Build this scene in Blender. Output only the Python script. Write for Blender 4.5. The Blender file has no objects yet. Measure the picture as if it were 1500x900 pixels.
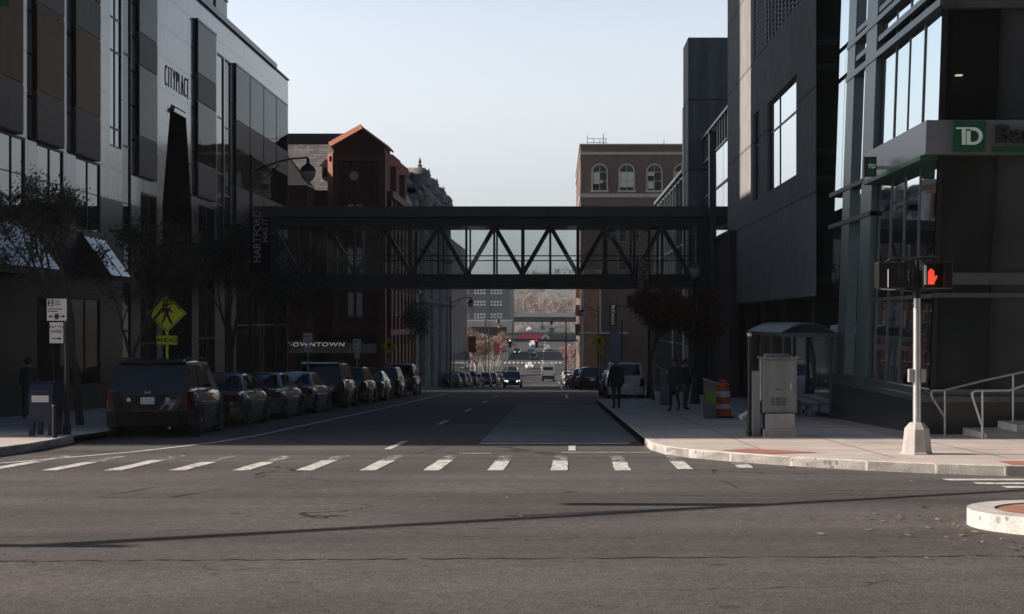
import bpy, bmesh, math, random
from mathutils import Vector, Matrix, Euler
PI = math.pi
R = math.radians
rng = random.Random(7)
scene = bpy.context.scene
COL = scene.collection
F = 2083.0; VX = 815.0; VY = 471.0; EYE = 1.6       # lens in photo pixels, vanishing point of the street, eye height

# ------------------------------------------------------------------ ground profile along the street
_K = [(95, -3.06), (158, -5.75), (215, -7.9), (262, -8.75), (300, -8.3), (340, -6.9), (375, -5.4), (450, -2.2), (600, -0.4), (800, .5), (1300, 2.0)]
def _tang():
    m = [-0.0322]
    for i in range(1, len(_K) - 1):
        a = (_K[i][1] - _K[i-1][1]) / (_K[i][0] - _K[i-1][0]); b = (_K[i+1][1] - _K[i][1]) / (_K[i+1][0] - _K[i][0])
        m.append(0 if a * b <= 0 else 2 * a * b / (a + b))
    m.append(0.002)
    return m
_M = _tang()
def gz(y):
    if y <= 0: return 0.0
    if y <= 95: return -0.0322 * y
    if y >= 1300: return 2.0
    for i in range(len(_K) - 1):
        x0, z0 = _K[i]; x1, z1 = _K[i+1]
        if y <= x1:
            h = x1 - x0; t = (y - x0) / h
            return ((2*t**3-3*t*t+1)*z0 + (t**3-2*t*t+t)*h*_M[i] + (-2*t**3+3*t*t)*z1 + (t**3-t*t)*h*_M[i+1])
def X(u, Y): return (u - VX) * Y / F                   # a photo column at a known distance, in metres
def Z(v, Y): return EYE + (VY - v) * Y / F
def Ywall(u, x): return x * F / (u - VX)               # where a street wall at that x meets a photo column

# ------------------------------------------------------------------ objects
def tag(o, label=None, cat=None, group=None, kind=None):
    if label: o['label'] = label
    if cat: o['category'] = cat
    if group: o['group'] = group
    if kind: o['kind'] = kind
    return o
def empty(name, loc=(0, 0, 0), label=None, cat=None, group=None):
    o = bpy.data.objects.new(name, None); o.location = loc; o.empty_display_size = .3; COL.objects.link(o)
    return tag(o, label, cat, group)
def kids(o): return [c for c in bpy.data.objects if c.parent is o]
def tree_of(o): return (o, [tree_of(c) for c in kids(o)])
def copy_tree(t, parent=None):
    o, ch = t
    c = o.copy(); COL.objects.link(c); c.parent = parent
    for q in ch: copy_tree(q, c)
    return c
def worldloc(o):
    v = Vector((0, 0, 0))
    while o is not None: v += o.location; o = o.parent
    return v

class MB:
    def __init__(s): s.v = []; s.f = []; s.m = []
    def add(s, vs, fs, mi=0):
        b = len(s.v); s.v += [tuple(p) for p in vs]
        for f in fs: s.f.append([b + i for i in f]); s.m.append(mi)
        return s
    def box(s, x0, x1, y0, y1, z0, z1, mi=0):
        return s.add([(x0,y0,z0),(x1,y0,z0),(x1,y1,z0),(x0,y1,z0),(x0,y0,z1),(x1,y0,z1),(x1,y1,z1),(x0,y1,z1)],
                     [(0,3,2,1),(4,5,6,7),(0,1,5,4),(1,2,6,5),(2,3,7,6),(3,0,4,7)], mi)
    def obox(s, c, size, rz=0, ry=0, rx=0, mi=0):
        M = Matrix.Translation(c) @ Euler((rx, ry, rz)).to_matrix().to_4x4()
        a, b, d = size[0]/2, size[1]/2, size[2]/2
        P = [M @ Vector(p) for p in ((-a,-b,-d),(a,-b,-d),(a,b,-d),(-a,b,-d),(-a,-b,d),(a,-b,d),(a,b,d),(-a,b,d))]
        return s.add(P, [(0,3,2,1),(4,5,6,7),(0,1,5,4),(1,2,6,5),(2,3,7,6),(3,0,4,7)], mi)
    def poly(s, pts, mi=0): return s.add(pts, [tuple(range(len(pts)))], mi)
    def prism(s, pts, d, mi=0):                        # a planar outline pushed along the vector d
        n = len(pts); d = Vector(d); a = [Vector(p) for p in pts]; b = [p + d for p in a]
        nrm = Vector((0, 0, 0))
        for i in range(n): nrm += a[i].cross(a[(i+1) % n])
        fl = nrm.dot(d) > 0
        fs = [tuple(range(n))[::-1] if fl else tuple(range(n)), tuple(range(n, 2*n)) if fl else tuple(range(n, 2*n))[::-1]]
        for i in range(n):
            j = (i+1) % n
            fs.append((i, j, n+j, n+i) if fl else (j, i, n+i, n+j))
        return s.add(a + b, fs, mi)
    def tube(s, p0, p1, r0, r1=None, n=8, mi=0, caps=True):
        r1 = r0 if r1 is None else r1
        p0, p1 = Vector(p0), Vector(p1); d = (p1 - p0)
        if d.length < 1e-6: return s
        d.normalize(); a = d.orthogonal().normalized(); b = d.cross(a)
        vs = []
        for p, r in ((p0, r0), (p1, r1)):
            for i in range(n):
                t = 2*PI*i/n; vs.append(p + a*(r*math.cos(t)) + b*(r*math.sin(t)))
        fs = [(i, (i+1) % n, n+(i+1) % n, n+i) for i in range(n)]
        if caps: fs += [tuple(range(n))[::-1], tuple(range(n, 2*n))]
        return s.add(vs, fs, mi)
    def path(s, pts, r, n=8, mi=0):
        for a, b in zip(pts, pts[1:]): s.tube(a, b, r, r, n, mi)
        for p in pts[1:-1]: s.ball(p, r*1.0, mi=mi, n=n)
        return s
    def ball(s, c, r, n=8, mi=0, sz=1.0):
        m = max(4, n//2); pr = []
        for j in range(m+1):
            t = PI*j/m; pr.append((r*math.sin(t), -r*math.cos(t)*sz))
        return s.lathe(pr, c, n, mi)
    def lathe(s, prof, c=(0, 0, 0), n=12, mi=0, ax='z'):
        vs = []; fs = []
        for r, z in prof:
            for i in range(n):
                t = 2*PI*(i+.5)/n; q = (r*math.cos(t), r*math.sin(t), z)
                if ax == 'x': q = (q[2], q[0], q[1])
                if ax == 'y': q = (q[0], q[2], q[1])
                vs.append((c[0]+q[0], c[1]+q[1], c[2]+q[2]))
        for j in range(len(prof)-1):
            for i in range(n):
                k = (i+1) % n; q = (j*n+i, j*n+k, (j+1)*n+k, (j+1)*n+i)
                fs.append(q[::-1] if ax == 'y' else q)
        e = (len(prof)-1)*n
        fs.append(tuple(range(n))[::-1]); fs.append(tuple(range(e, e+n)))
        return s.add(vs, fs, mi)
    def loft(s, rings, mi=0, cap=True):
        n = len(rings[0]); vs = [p for r in rings for p in r]; fs = []
        for j in range(len(rings)-1):
            for i in range(n):
                k = (i+1) % n; fs.append((j*n+i, j*n+k, (j+1)*n+k, (j+1)*n+i))
        if cap: fs.append(tuple(range(n))[::-1]); fs.append(tuple(range((len(rings)-1)*n, len(rings)*n)))
        return s.add(vs, fs, mi)
    def shear(s, k, z0=0): s.v = [(x + k*(z - z0), y, z) for x, y, z in s.v]; return s
    def xform(s, M): s.v = [tuple(M @ Vector(p)) for p in s.v]; return s
    def build(s, name, mat, parent=None, smooth=None, bevel=0, fixn=True):
        off = worldloc(parent) if parent else Vector((0, 0, 0))
        me = bpy.data.meshes.new(name)
        me.from_pydata([(p[0]-off.x, p[1]-off.y, p[2]-off.z) for p in s.v], [], s.f)
        for m in (mat if isinstance(mat, (list, tuple)) else [mat]): me.materials.append(m)
        me.polygons.foreach_set('material_index', s.m)
        if fixn:
            bm = bmesh.new(); bm.from_mesh(me); bmesh.ops.recalc_face_normals(bm, faces=bm.faces[:]); bm.to_mesh(me); bm.free()
        if smooth:
            me.polygons.foreach_set('use_smooth', [True]*len(me.polygons)); me.set_sharp_from_angle(angle=R(smooth))
        me.update()
        o = bpy.data.objects.new(name, me); COL.objects.link(o); o.parent = parent
        if bevel:
            b = o.modifiers.new('bevel', 'BEVEL'); b.width = bevel; b.segments = 2; b.limit_method = 'ANGLE'; b.angle_limit = R(40)
        return o
def thing(name, loc, label, cat, group=None): return empty(name, loc, label, cat, group)

def text_mb(mb, body, size, M, extrude=.01, off=0, mi=0, spacing=1.0, sx=1.0, align='CENTER'):
    cu = bpy.data.curves.new('txt', 'FONT'); cu.body = body; cu.size = size; cu.extrude = extrude; cu.offset = off
    cu.align_x = align; cu.align_y = 'CENTER'; cu.space_character = spacing; cu.resolution_u = 3
    o = bpy.data.objects.new('txt', cu); COL.objects.link(o)
    dg = bpy.context.evaluated_depsgraph_get(); me = bpy.data.meshes.new_from_object(o.evaluated_get(dg))
    bpy.data.objects.remove(o); bpy.data.curves.remove(cu)
    mb.add([M @ Vector((v.co.x*sx, v.co.y, v.co.z)) for v in me.vertices], [tuple(p.vertices) for p in me.polygons], mi)
    bpy.data.meshes.remove(me); return mb
def face_cam(x, y, z): return Matrix.Translation((x, y, z)) @ Matrix.Rotation(PI/2, 4, 'X')            # text plane facing -Y
def face_px(x, y, z): return Matrix.Translation((x, y, z)) @ Matrix.Rotation(PI/2, 4, 'Z') @ Matrix.Rotation(PI/2, 4, 'X')   # facing +X, reads along +Y
def strokes_mb(mb, text, h, w, M, t=.08, depth=.04, gap=.28):
    arc = lambda cx, cy, rx, ry, a0, a1, n=9: [(cx+rx*math.cos(R(a0+(a1-a0)*i/n)), cy+ry*math.sin(R(a0+(a1-a0)*i/n))) for i in range(n+1)]
    G = {'C': [arc(.55, .5, .5, .5, 52, 308, 14)], 'I': [[(.15, 0), (.15, 1)]], 'T': [[(0, 1), (.8, 1)], [(.4, 0), (.4, 1)]],
         'Y': [[(0, 1), (.42, .5)], [(.84, 1), (.42, .5)], [(.42, .5), (.42, 0)]], 'P': [[(.1, 0), (.1, 1), (.35, 1)] + arc(.35, .76, .3, .24, 90, -90) + [(.1, .52)]],
         'L': [[(.1, 1), (.1, 0), (.6, 0)]], 'A': [[(0, 0), (.42, 1)], [(.42, 1), (.84, 0)], [(.15, .36), (.69, .36)]],
         'E': [[(.65, 1), (.1, 1), (.1, 0), (.65, 0)], [(.1, .53), (.52, .53)]]}
    W = {'I': .3, 'T': .8, 'Y': .84, 'P': .66, 'L': .6, 'A': .84, 'C': .95, 'E': .65}
    x = 0
    for ch in text:
        for pl in G[ch]:
            for (a, b), (c, d) in zip(pl, pl[1:]):
                p = Vector(((x+a)*w, b*h, 0)); q = Vector(((x+c)*w, d*h, 0)); dd = (q-p).normalized(); n = Vector((-dd.y, dd.x, 0))*t/2
                p -= dd*t*.3; q += dd*t*.3
                mb.prism([M@(p+n), M@(p-n), M@(q-n), M@(q+n)], (M.to_3x3()@Vector((0, 0, depth))))
        x += W[ch] + gap
    return x*w

# ------------------------------------------------------------------ materials
def mat(name, col, rough=.6, metal=0.0, var=.15, scale=3.0, bump=0.0, bscale=40., spec=.5, ior=1.5, streak=0.0, col2=None, fine=0.0, coat=0.0):
    m = bpy.data.materials.new(name); m.use_nodes = True; nt = m.node_tree; N = nt.nodes; L = nt.links
    b = N['Principled BSDF']; b.inputs['Roughness'].default_value = rough; b.inputs['Metallic'].default_value = metal
    b.inputs['Specular IOR Level'].default_value = spec; b.inputs['IOR'].default_value = ior; b.inputs['Coat Weight'].default_value = coat
    tc = N.new('ShaderNodeTexCoord'); geo = N.new('ShaderNodeNewGeometry')
    nz = N.new('ShaderNodeTexNoise'); nz.inputs['Scale'].default_value = scale; nz.inputs['Detail'].default_value = 6; nz.inputs['Roughness'].default_value = .6
    L.new(geo.outputs['Position'], nz.inputs['Vector'])
    mix = N.new('ShaderNodeMix'); mix.data_type = 'RGBA'
    lo = [c*(1-var) for c in col]; hi = [min(1, c*(1+var)) for c in (col2 or col)]
    mix.inputs[6].default_value = (*lo, 1); mix.inputs[7].default_value = (*hi, 1)
    mr = N.new('ShaderNodeMapRange'); mr.inputs[1].default_value = .3; mr.inputs[2].default_value = .7
    L.new(nz.outputs[0], mr.inputs[0]); L.new(mr.outputs[0], mix.inputs[0])
    out = mix.outputs[2]
    if streak:
        mp = N.new('ShaderNodeMapping'); mp.inputs['Scale'].default_value = (2.2, 2.2, .12); L.new(geo.outputs['Position'], mp.inputs[0])
        n2 = N.new('ShaderNodeTexNoise'); n2.inputs['Scale'].default_value = 1.6; n2.inputs['Detail'].default_value = 5; L.new(mp.outputs[0], n2.inputs[0])
        m2 = N.new('ShaderNodeMix'); m2.data_type = 'RGBA'; m2.blend_type = 'MULTIPLY'; m2.inputs[0].default_value = streak
        cr = N.new('ShaderNodeMapRange'); cr.inputs[1].default_value = .35; cr.inputs[2].default_value = .65; cr.inputs[3].default_value = .45; cr.inputs[4].default_value = 1.1
        L.new(n2.outputs[0], cr.inputs[0]); L.new(out, m2.inputs[6]); L.new(cr.outputs[0], m2.inputs[7]); out = m2.outputs[2]
    if fine:
        n3 = N.new('ShaderNodeTexNoise'); n3.inputs['Scale'].default_value = 60; n3.inputs['Detail'].default_value = 2; L.new(geo.outputs['Position'], n3.inputs[0])
        m3 = N.new('ShaderNodeMix'); m3.data_type = 'RGBA'; m3.blend_type = 'MULTIPLY'; m3.inputs[0].default_value = 1
        c3 = N.new('ShaderNodeMapRange'); c3.inputs[1].default_value = .3; c3.inputs[2].default_value = .7; c3.inputs[3].default_value = 1-fine; c3.inputs[4].default_value = 1+fine
        L.new(n3.outputs[0], c3.inputs[0]); L.new(out, m3.inputs[6]); L.new(c3.outputs[0], m3.inputs[7]); out = m3.outputs[2]
    L.new(out, b.inputs['Base Color'])
    if bump:
        nb = N.new('ShaderNodeTexNoise'); nb.inputs['Scale'].default_value = bscale; nb.inputs['Detail'].default_value = 4; L.new(geo.outputs['Position'], nb.inputs[0])
        bp = N.new('ShaderNodeBump'); bp.inputs['Strength'].default_value = bump; bp.inputs['Distance'].default_value = .02
        L.new(nb.outputs[0], bp.inputs['Height']); L.new(bp.outputs[0], b.inputs['Normal'])
    m['out'] = 0
    return m
def grid_mat(name, col, w, h, rough=.4, joint=(.02, .02, .02), mortar=.012, offset=0.0, var=.12, spec=.5, brick=False, streak=.35, bump=.4, shift=(0, 0), coat=0.0):
    """stone panels or bricks laid on upright walls: u runs along x+y, v is the height"""
    m = mat(name, col, rough, 0, var, 1.2 if not brick else .5, spec=spec, streak=streak, coat=coat); nt = m.node_tree; N = nt.nodes; L = nt.links; b = N['Principled BSDF']
    geo = N.new('ShaderNodeNewGeometry'); sp = N.new('ShaderNodeSeparateXYZ'); L.new(geo.outputs['Position'], sp.inputs[0])
    ad = N.new('ShaderNodeMath'); L.new(sp.outputs[0], ad.inputs[0]); L.new(sp.outputs[1], ad.inputs[1])
    a2 = N.new('ShaderNodeMath'); L.new(ad.outputs[0], a2.inputs[0]); a2.inputs[1].default_value = shift[0]
    a3 = N.new('ShaderNodeMath'); L.new(sp.outputs[2], a3.inputs[0]); a3.inputs[1].default_value = shift[1]
    cb = N.new('ShaderNodeCombineXYZ'); L.new(a2.outputs[0], cb.inputs[0]); L.new(a3.outputs[0], cb.inputs[1])
    bt = N.new('ShaderNodeTexBrick'); bt.offset = offset; bt.inputs['Scale'].default_value = 1; bt.inputs['Brick Width'].default_value = w; bt.inputs['Row Height'].default_value = h
    bt.inputs['Mortar Size'].default_value = mortar; bt.inputs['Mortar Smooth'].default_value = .1; bt.inputs['Bias'].default_value = 0
    v = .16 if not brick else .35
    bt.inputs['Color1'].default_value = (1-v, 1-v, 1-v, 1); bt.inputs['Color2'].default_value = (1+v*.6, 1+v*.6, 1+v*.6, 1); bt.inputs['Mortar'].default_value = (1, 1, 1, 1)
    L.new(cb.outputs[0], bt.inputs[0])
    src = b.inputs['Base Color'].links[0].from_socket
    mu = N.new('ShaderNodeMix'); mu.data_type = 'RGBA'; mu.blend_type = 'MULTIPLY'; mu.inputs[0].default_value = 1; L.new(src, mu.inputs[6]); L.new(bt.outputs[0], mu.inputs[7])
    mj = N.new('ShaderNodeMix'); mj.data_type = 'RGBA'; L.new(bt.outputs['Fac'], mj.inputs[0]); L.new(mu.outputs[2], mj.inputs[6]); mj.inputs[7].default_value = (*joint, 1)
    L.new(mj.outputs[2], b.inputs['Base Color'])
    bp = N.new('ShaderNodeBump'); bp.inputs['Strength'].default_value = bump; bp.inputs['Distance'].default_value = .01; bp.invert = True
    L.new(bt.outputs['Fac'], bp.inputs['Height']); L.new(bp.outputs[0], b.inputs['Normal'])
    return m
def glass_mat(name, tint, ior=1.6, rough=.02, wav=.0, clear=0.0, var=.3, wscale=.5, coat=(.93, .96, .97)):
    """reflecting window glass: dark body under a Fresnel reflection; clear > 0 lets that share of the view through"""
    m = bpy.data.materials.new(name); m.use_nodes = True; nt = m.node_tree; N = nt.nodes; L = nt.links; N.remove(N['Principled BSDF'])
    out = N['Material Output']; geo = N.new('ShaderNodeNewGeometry')
    gl = N.new('ShaderNodeBsdfGlossy'); gl.inputs['Roughness'].default_value = rough; gl.inputs['Color'].default_value = (*coat, 1)
    df = N.new('ShaderNodeBsdfDiffuse')
    nz = N.new('ShaderNodeTexNoise'); nz.inputs['Scale'].default_value = .7; L.new(geo.outputs['Position'], nz.inputs[0])
    mx = N.new('ShaderNodeMix'); mx.data_type = 'RGBA'; mx.inputs[6].default_value = (*[c*(1-var) for c in tint], 1); mx.inputs[7].default_value = (*[c*(1+var) for c in tint], 1)
    L.new(nz.outputs[0], mx.inputs[0]); L.new(mx.outputs[2], df.inputs[0])
    fr = N.new('ShaderNodeFresnel'); fr.inputs[0].default_value = ior
    if wav:
        nw = N.new('ShaderNodeTexNoise'); nw.inputs['Scale'].default_value = wscale; nw.inputs['Detail'].default_value = 1; L.new(geo.outputs['Position'], nw.inputs[0])
        bp = N.new('ShaderNodeBump'); bp.inputs['Strength'].default_value = wav; bp.inputs['Distance'].default_value = .05; L.new(nw.outputs[0], bp.inputs['Height'])
        L.new(bp.outputs[0], gl.inputs['Normal'])
    body = df.outputs[0]
    if clear:
        tr = N.new('ShaderNodeBsdfTransparent'); tr.inputs[0].default_value = (.9, .95, .95, 1); m2 = N.new('ShaderNodeMixShader'); m2.inputs[0].default_value = clear
        L.new(df.outputs[0], m2.inputs[1]); L.new(tr.outputs[0], m2.inputs[2]); body = m2.outputs[0]
    ms = N.new('ShaderNodeMixShader'); L.new(fr.outputs[0], ms.inputs[0]); L.new(body, ms.inputs[1]); L.new(gl.outputs[0], ms.inputs[2]); L.new(ms.outputs[0], out.inputs[0])
    return m
def emit_mat(name, col, s):
    m = mat(name, [c*.2 for c in col], .5); b = m.node_tree.nodes['Principled BSDF']
    b.inputs['Emission Color'].default_value = (*col, 1); b.inputs['Emission Strength'].default_value = s; return m

M = {}
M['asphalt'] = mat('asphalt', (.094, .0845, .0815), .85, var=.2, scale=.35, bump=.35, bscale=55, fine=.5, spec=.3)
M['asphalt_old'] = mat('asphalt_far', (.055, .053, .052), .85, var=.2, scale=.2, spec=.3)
M['pad'] = mat('concrete_pad', (.165, .16, .157), .85, var=.25, scale=.5, bump=.1, fine=.15)
M['walk'] = mat('sidewalk_concrete', (.5, .435, .39), .85, var=.2, scale=.7, bump=.15, fine=.14)
M['curb'] = mat('curb_granite', (.5, .47, .44), .8, var=.2, scale=4, bump=.3, fine=.25)
M['paver'] = grid_mat('brick_paver', (.42, .2, .14), .4, .2, rough=.8, brick=True, streak=0)
M['tile'] = mat('warning_tile', (.38, .15, .12), .75, var=.15, scale=9)
M['paint'] = mat('road_paint', (.6, .585, .56), .7, var=.3, scale=9, fine=.1)
M['paint_worn'] = mat('worn_road_paint', (.52, .505, .48), .75, var=.3, scale=9, fine=.1)
M['seam'] = mat('crack_filler', (.018, .017, .017), .7)
M['leaf_litter'] = mat('dry_leaf', (.24, .18, .1), .7, var=.4, scale=3)
M['ground'] = mat('far_ground', (.12, .11, .09), .95, var=.3, scale=.05)
M['hill'] = mat('hill_soil', (.09, .08, .07), .95, var=.35, scale=.03)
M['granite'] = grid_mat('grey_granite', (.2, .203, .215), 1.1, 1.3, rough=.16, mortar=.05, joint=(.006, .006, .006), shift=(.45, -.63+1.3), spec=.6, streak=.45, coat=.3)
M['granite_dark'] = grid_mat('dark_granite', (.033, .031, .031), 1.1, 1.3, rough=.3, mortar=.02, joint=(.01, .01, .01), shift=(.45, .67), spec=.3, streak=.4)  # also the granite block's lower wall, darkened there for its dim reflection
M['plinth'] = mat('black_granite_base', (.022, .024, .026), .25, var=.3, scale=1.2)
M['spandrel'] = mat('brown_granite', (.1, .064, .052), .5, var=.16, scale=5, streak=.2, spec=.12)
M['bglass'] = glass_mat('bronze_glass', (.012, .0105, .01), 1.13, wav=.12)
M['bronze'] = glass_mat('painted_reflection_glass', (.026, .015, .01), 1.13, wav=.15, var=.95, coat=(.5, .41, .34))  # brown of the sunlit brick opposite, tinted into the glass as its reflection
M['bglass2'] = glass_mat('lower_window_glass', (.02, .02, .02), 2.3, wav=.3)
M['mglass'] = glass_mat('bright_window_glass', (.03, .035, .04), 3.2, wav=.06)
M['tdglass'] = glass_mat('curtain_wall_glass', (.03, .036, .04), 3.6, wav=.07, coat=(.82, .9, .92))
M['dglass'] = glass_mat('dark_glass', (.02, .024, .023), 1.3, wav=.1, var=.8)
M['lobby_glass'] = glass_mat('see_through_bank_glass', (.012, .015, .015), 1.3, wav=.08, clear=.6)
M['pale_dark_glass'] = glass_mat('pale_dark_glass', (.045, .05, .052), 1.3, wav=.1, var=.5)
M['bridge_glass'] = glass_mat('walkway_glass', (.03, .035, .036), 1.5, clear=.86)
M['shelter_glass'] = glass_mat('shelter_glass', (.03, .035, .035), 1.5, clear=.8)
M['steel'] = mat('dark_steel', (.03, .035, .036), .45, .3, var=.15)
M['fascia'] = mat('walkway_cladding', (.07, .08, .083), .45, .2, var=.12)
M['mullion'] = mat('mullion_metal', (.11, .125, .13), .35, .5)
M['tdcol'] = mat('blue_grey_cladding', (.13, .175, .18), .35, .4, var=.08)
M['concrete'] = grid_mat('precast_concrete', (.27, .268, .265), 30, 3.45, rough=.75, mortar=.035, joint=(.05, .05, .05), var=.14, streak=.34, shift=(0, 1.05+3.45), spec=.3)
M['concrete2'] = grid_mat('precast_concrete_tower', (.24, .245, .255), 40, 4.2, rough=.75, mortar=.04, joint=(.05, .05, .05), var=.1, streak=.45, shift=(0, 1.9), spec=.3)
M['brownwall'] = mat('brown_stucco', (.075, .06, .055), .8, var=.2)
M['louver'] = mat('louver_metal', (.33, .33, .34), .5, .3)
M['black'] = mat('black_metal', (.012, .013, .013), .45, .2)
M['bumper'] = mat('dark_bumper', (.008, .008, .008), .75, spec=.2)
M['letterdark'] = mat('grey_cut_lettering', (.05, .05, .052), .5)
M['darkvoid'] = mat('unlit_interior', (.01, .01, .01), .9)
M['chrome'] = mat('bright_metal', (.62, .62, .62), .25, .95, var=.05)
M['galv'] = mat('galvanised_steel', (.5, .5, .5), .4, .75, var=.12, scale=6)
M['signmetal'] = mat('sign_back', (.42, .43, .43), .45, .4)
M['poleblack'] = mat('lamp_post_black', (.014, .015, .016), .4, .3)
M['footing'] = mat('signal_footing', (.44, .41, .385), .7, .1, var=.15, scale=4, streak=.3)
M['cabinet'] = mat('cabinet_aluminium', (.2, .225, .235), .5, .35, var=.15, scale=3, streak=.35)
M['redbrick'] = grid_mat('red_brick', (.105, .031, .022), .23, .075, rough=.85, joint=(.08, .03, .024), mortar=.006, offset=.5, brick=True, streak=.3)
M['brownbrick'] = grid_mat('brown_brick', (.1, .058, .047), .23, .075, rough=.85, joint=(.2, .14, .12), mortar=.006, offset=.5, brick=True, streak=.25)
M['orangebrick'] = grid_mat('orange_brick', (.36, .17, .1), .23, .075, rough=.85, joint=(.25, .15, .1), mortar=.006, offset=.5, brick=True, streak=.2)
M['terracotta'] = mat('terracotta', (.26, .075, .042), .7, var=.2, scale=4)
M['terracotta_dark'] = mat('shaded_terracotta', (.11, .034, .024), .7, var=.25, scale=4)  # darker copy of the terracotta, for the trim in shade
M['slate'] = grid_mat('slate_tiles', (.27, .26, .26), .3, .2, rough=.6, joint=(.08, .08, .08), mortar=.012, offset=.5, brick=True, streak=.1)
M['darkroof'] = mat('dark_roofing', (.03, .03, .033), .8)
M['stone'] = mat('pale_stone', (.42, .38, .34), .8, var=.15, scale=3, streak=.2)
M['greystone'] = mat('grey_carved_stone', (.13, .13, .13), .8, var=.3, scale=2.5, streak=.4)
M['greypanel'] = grid_mat('ribbed_grey_panel', (.3, .3, .3), .9, 40, rough=.6, mortar=.1, joint=(.1, .1, .1), streak=.2)
M['officewall'] = mat('slate_blue_wall', (.1, .105, .115), .7, var=.1)
M['whitewall'] = mat('white_wall', (.62, .6, .56), .8, var=.1)
M['curtain'] = mat('window_curtain', (.6, .58, .54), .9, var=.1, scale=8)
M['navy'] = mat('navy_awning', (.005, .006, .01), .9, spec=.1)
M['lettering'] = mat('white_lettering', (.7, .7, .7), .5, var=.03)
M['signwhite'] = mat('white_sign_sheet', (.66, .67, .67), .5, var=.05)
M['signblack'] = mat('black_sign_ink', (.012, .012, .012), .5)
M['signyellow'] = mat('fluorescent_yellow_green', (.85, 1.0, .03), .45, var=.06)
M['signyellow2'] = mat('amber_yellow_sign', (.85, .7, .03), .5, var=.06)
M['green'] = mat('bank_green', (.008, .075, .035), .4, var=.08)
M['signgrey'] = mat('bank_fascia_metal', (.25, .265, .285), .35, .5, var=.06)
M['logowhite'] = emit_mat('lit_logo_face', (.75, .85, .8), .12)
M['hand'] = emit_mat('red_hand_leds', (1, .055, .03), 1.0)
M['lampglass'] = mat('frosted_lamp_glass', (.3, .32, .32), .25, var=.1)
M['mailblue'] = mat('mailbox_blue', (.01, .02, .05), .4, var=.1)
M['barrel'] = mat('orange_plastic', (.62, .12, .03), .55, var=.08)
M['reflwhite'] = mat('white_reflective_band', (.75, .74, .72), .5, var=.06)
M['limegreen'] = mat('lime_sticker', (.12, .22, .03), .5)
M['bingrey'] = mat('bin_grey', (.1, .105, .11), .6)
M['hydred'] = mat('hydrant_red', (.3, .03, .02), .5)
M['bark'] = mat('bark', (.06, .05, .045), .9, var=.3, scale=8)
M['twig'] = mat('bare_twig', (.28, .235, .21), .9, var=.3, scale=2)
M['leafdark'] = mat('dark_leaf', (.03, .03, .02), .7, var=.45, scale=2.5)
M['leafred'] = mat('russet_leaf', (.13, .036, .022), .7, var=.45, scale=2.5)
M['leaftan'] = mat('tan_bud', (.3, .2, .16), .85, var=.4, scale=.6)
M['pinkbud'] = mat('pink_bud', (.4, .24, .22), .85, var=.4, scale=.6)
M['skin'] = mat('skin', (.35, .2, .14), .6)
M['jacket'] = mat('dark_jacket', (.025, .03, .04), .8)
M['jacket2'] = mat('charcoal_coat', (.03, .03, .032), .8)
M['trouser'] = mat('dark_trousers', (.03, .036, .055), .8)
M['shoe'] = mat('shoe_black', (.012, .012, .012), .5)
M['hair'] = mat('dark_hair', (.015, .011, .009), .7)
M['hairgrey'] = mat('grey_hair', (.25, .24, .23), .7)
M['bannerred'] = mat('maroon_banner', (.16, .035, .03), .8)
M['bannerblue'] = mat('blue_banner', (.03, .06, .14), .8)
M['bannertxt'] = mat('banner_lettering', (.34, .31, .3), .8)
M['beamgreen'] = mat('green_girder_paint', (.03, .06, .05), .6)
M['redpanel'] = mat('crimson_panel', (.5, .03, .07), .6)
M['palegreen'] = mat('pale_green_panel', (.1, .18, .14), .6)
M['overpass'] = mat('overpass_concrete', (.75, .7, .64), .8, var=.15)
M['rubber'] = mat('tyre_rubber', (.014, .014, .014), .8)
M['rim'] = mat('alloy_rim', (.4, .41, .42), .35, .8)
M['carglass'] = glass_mat('car_glass', (.008, .01, .011), 1.65, wav=0)
M['tail'] = mat('red_tail_lens', (.07, .004, .004), .2)
M['headl'] = mat('headlight_lens', (.7, .72, .74), .15)
M['headon'] = emit_mat('lit_headlight', (1, .93, .8), 1.4)
M['plate'] = mat('number_plate', (.5, .58, .66), .5, var=.25, scale=40)
M['trim'] = mat('black_trim', (.015, .015, .016), .6)
def paint(n, c, r=.22): return mat('paint_'+n, c, r, .15, var=.04, coat=1.0)
P = {k: paint(k, c) for k, c in dict(black=(.008, .008, .009), charcoal=(.02, .021, .023), slateblue=(.035, .045, .052), silver=(.33, .34, .35), white=(.78, .78, .77), green=(.018, .03, .028), maroon=(.06, .012, .012)).items()}
M['limeglow'] = emit_mat('ceiling_lamp', (1, .85, .55), .8)

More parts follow.
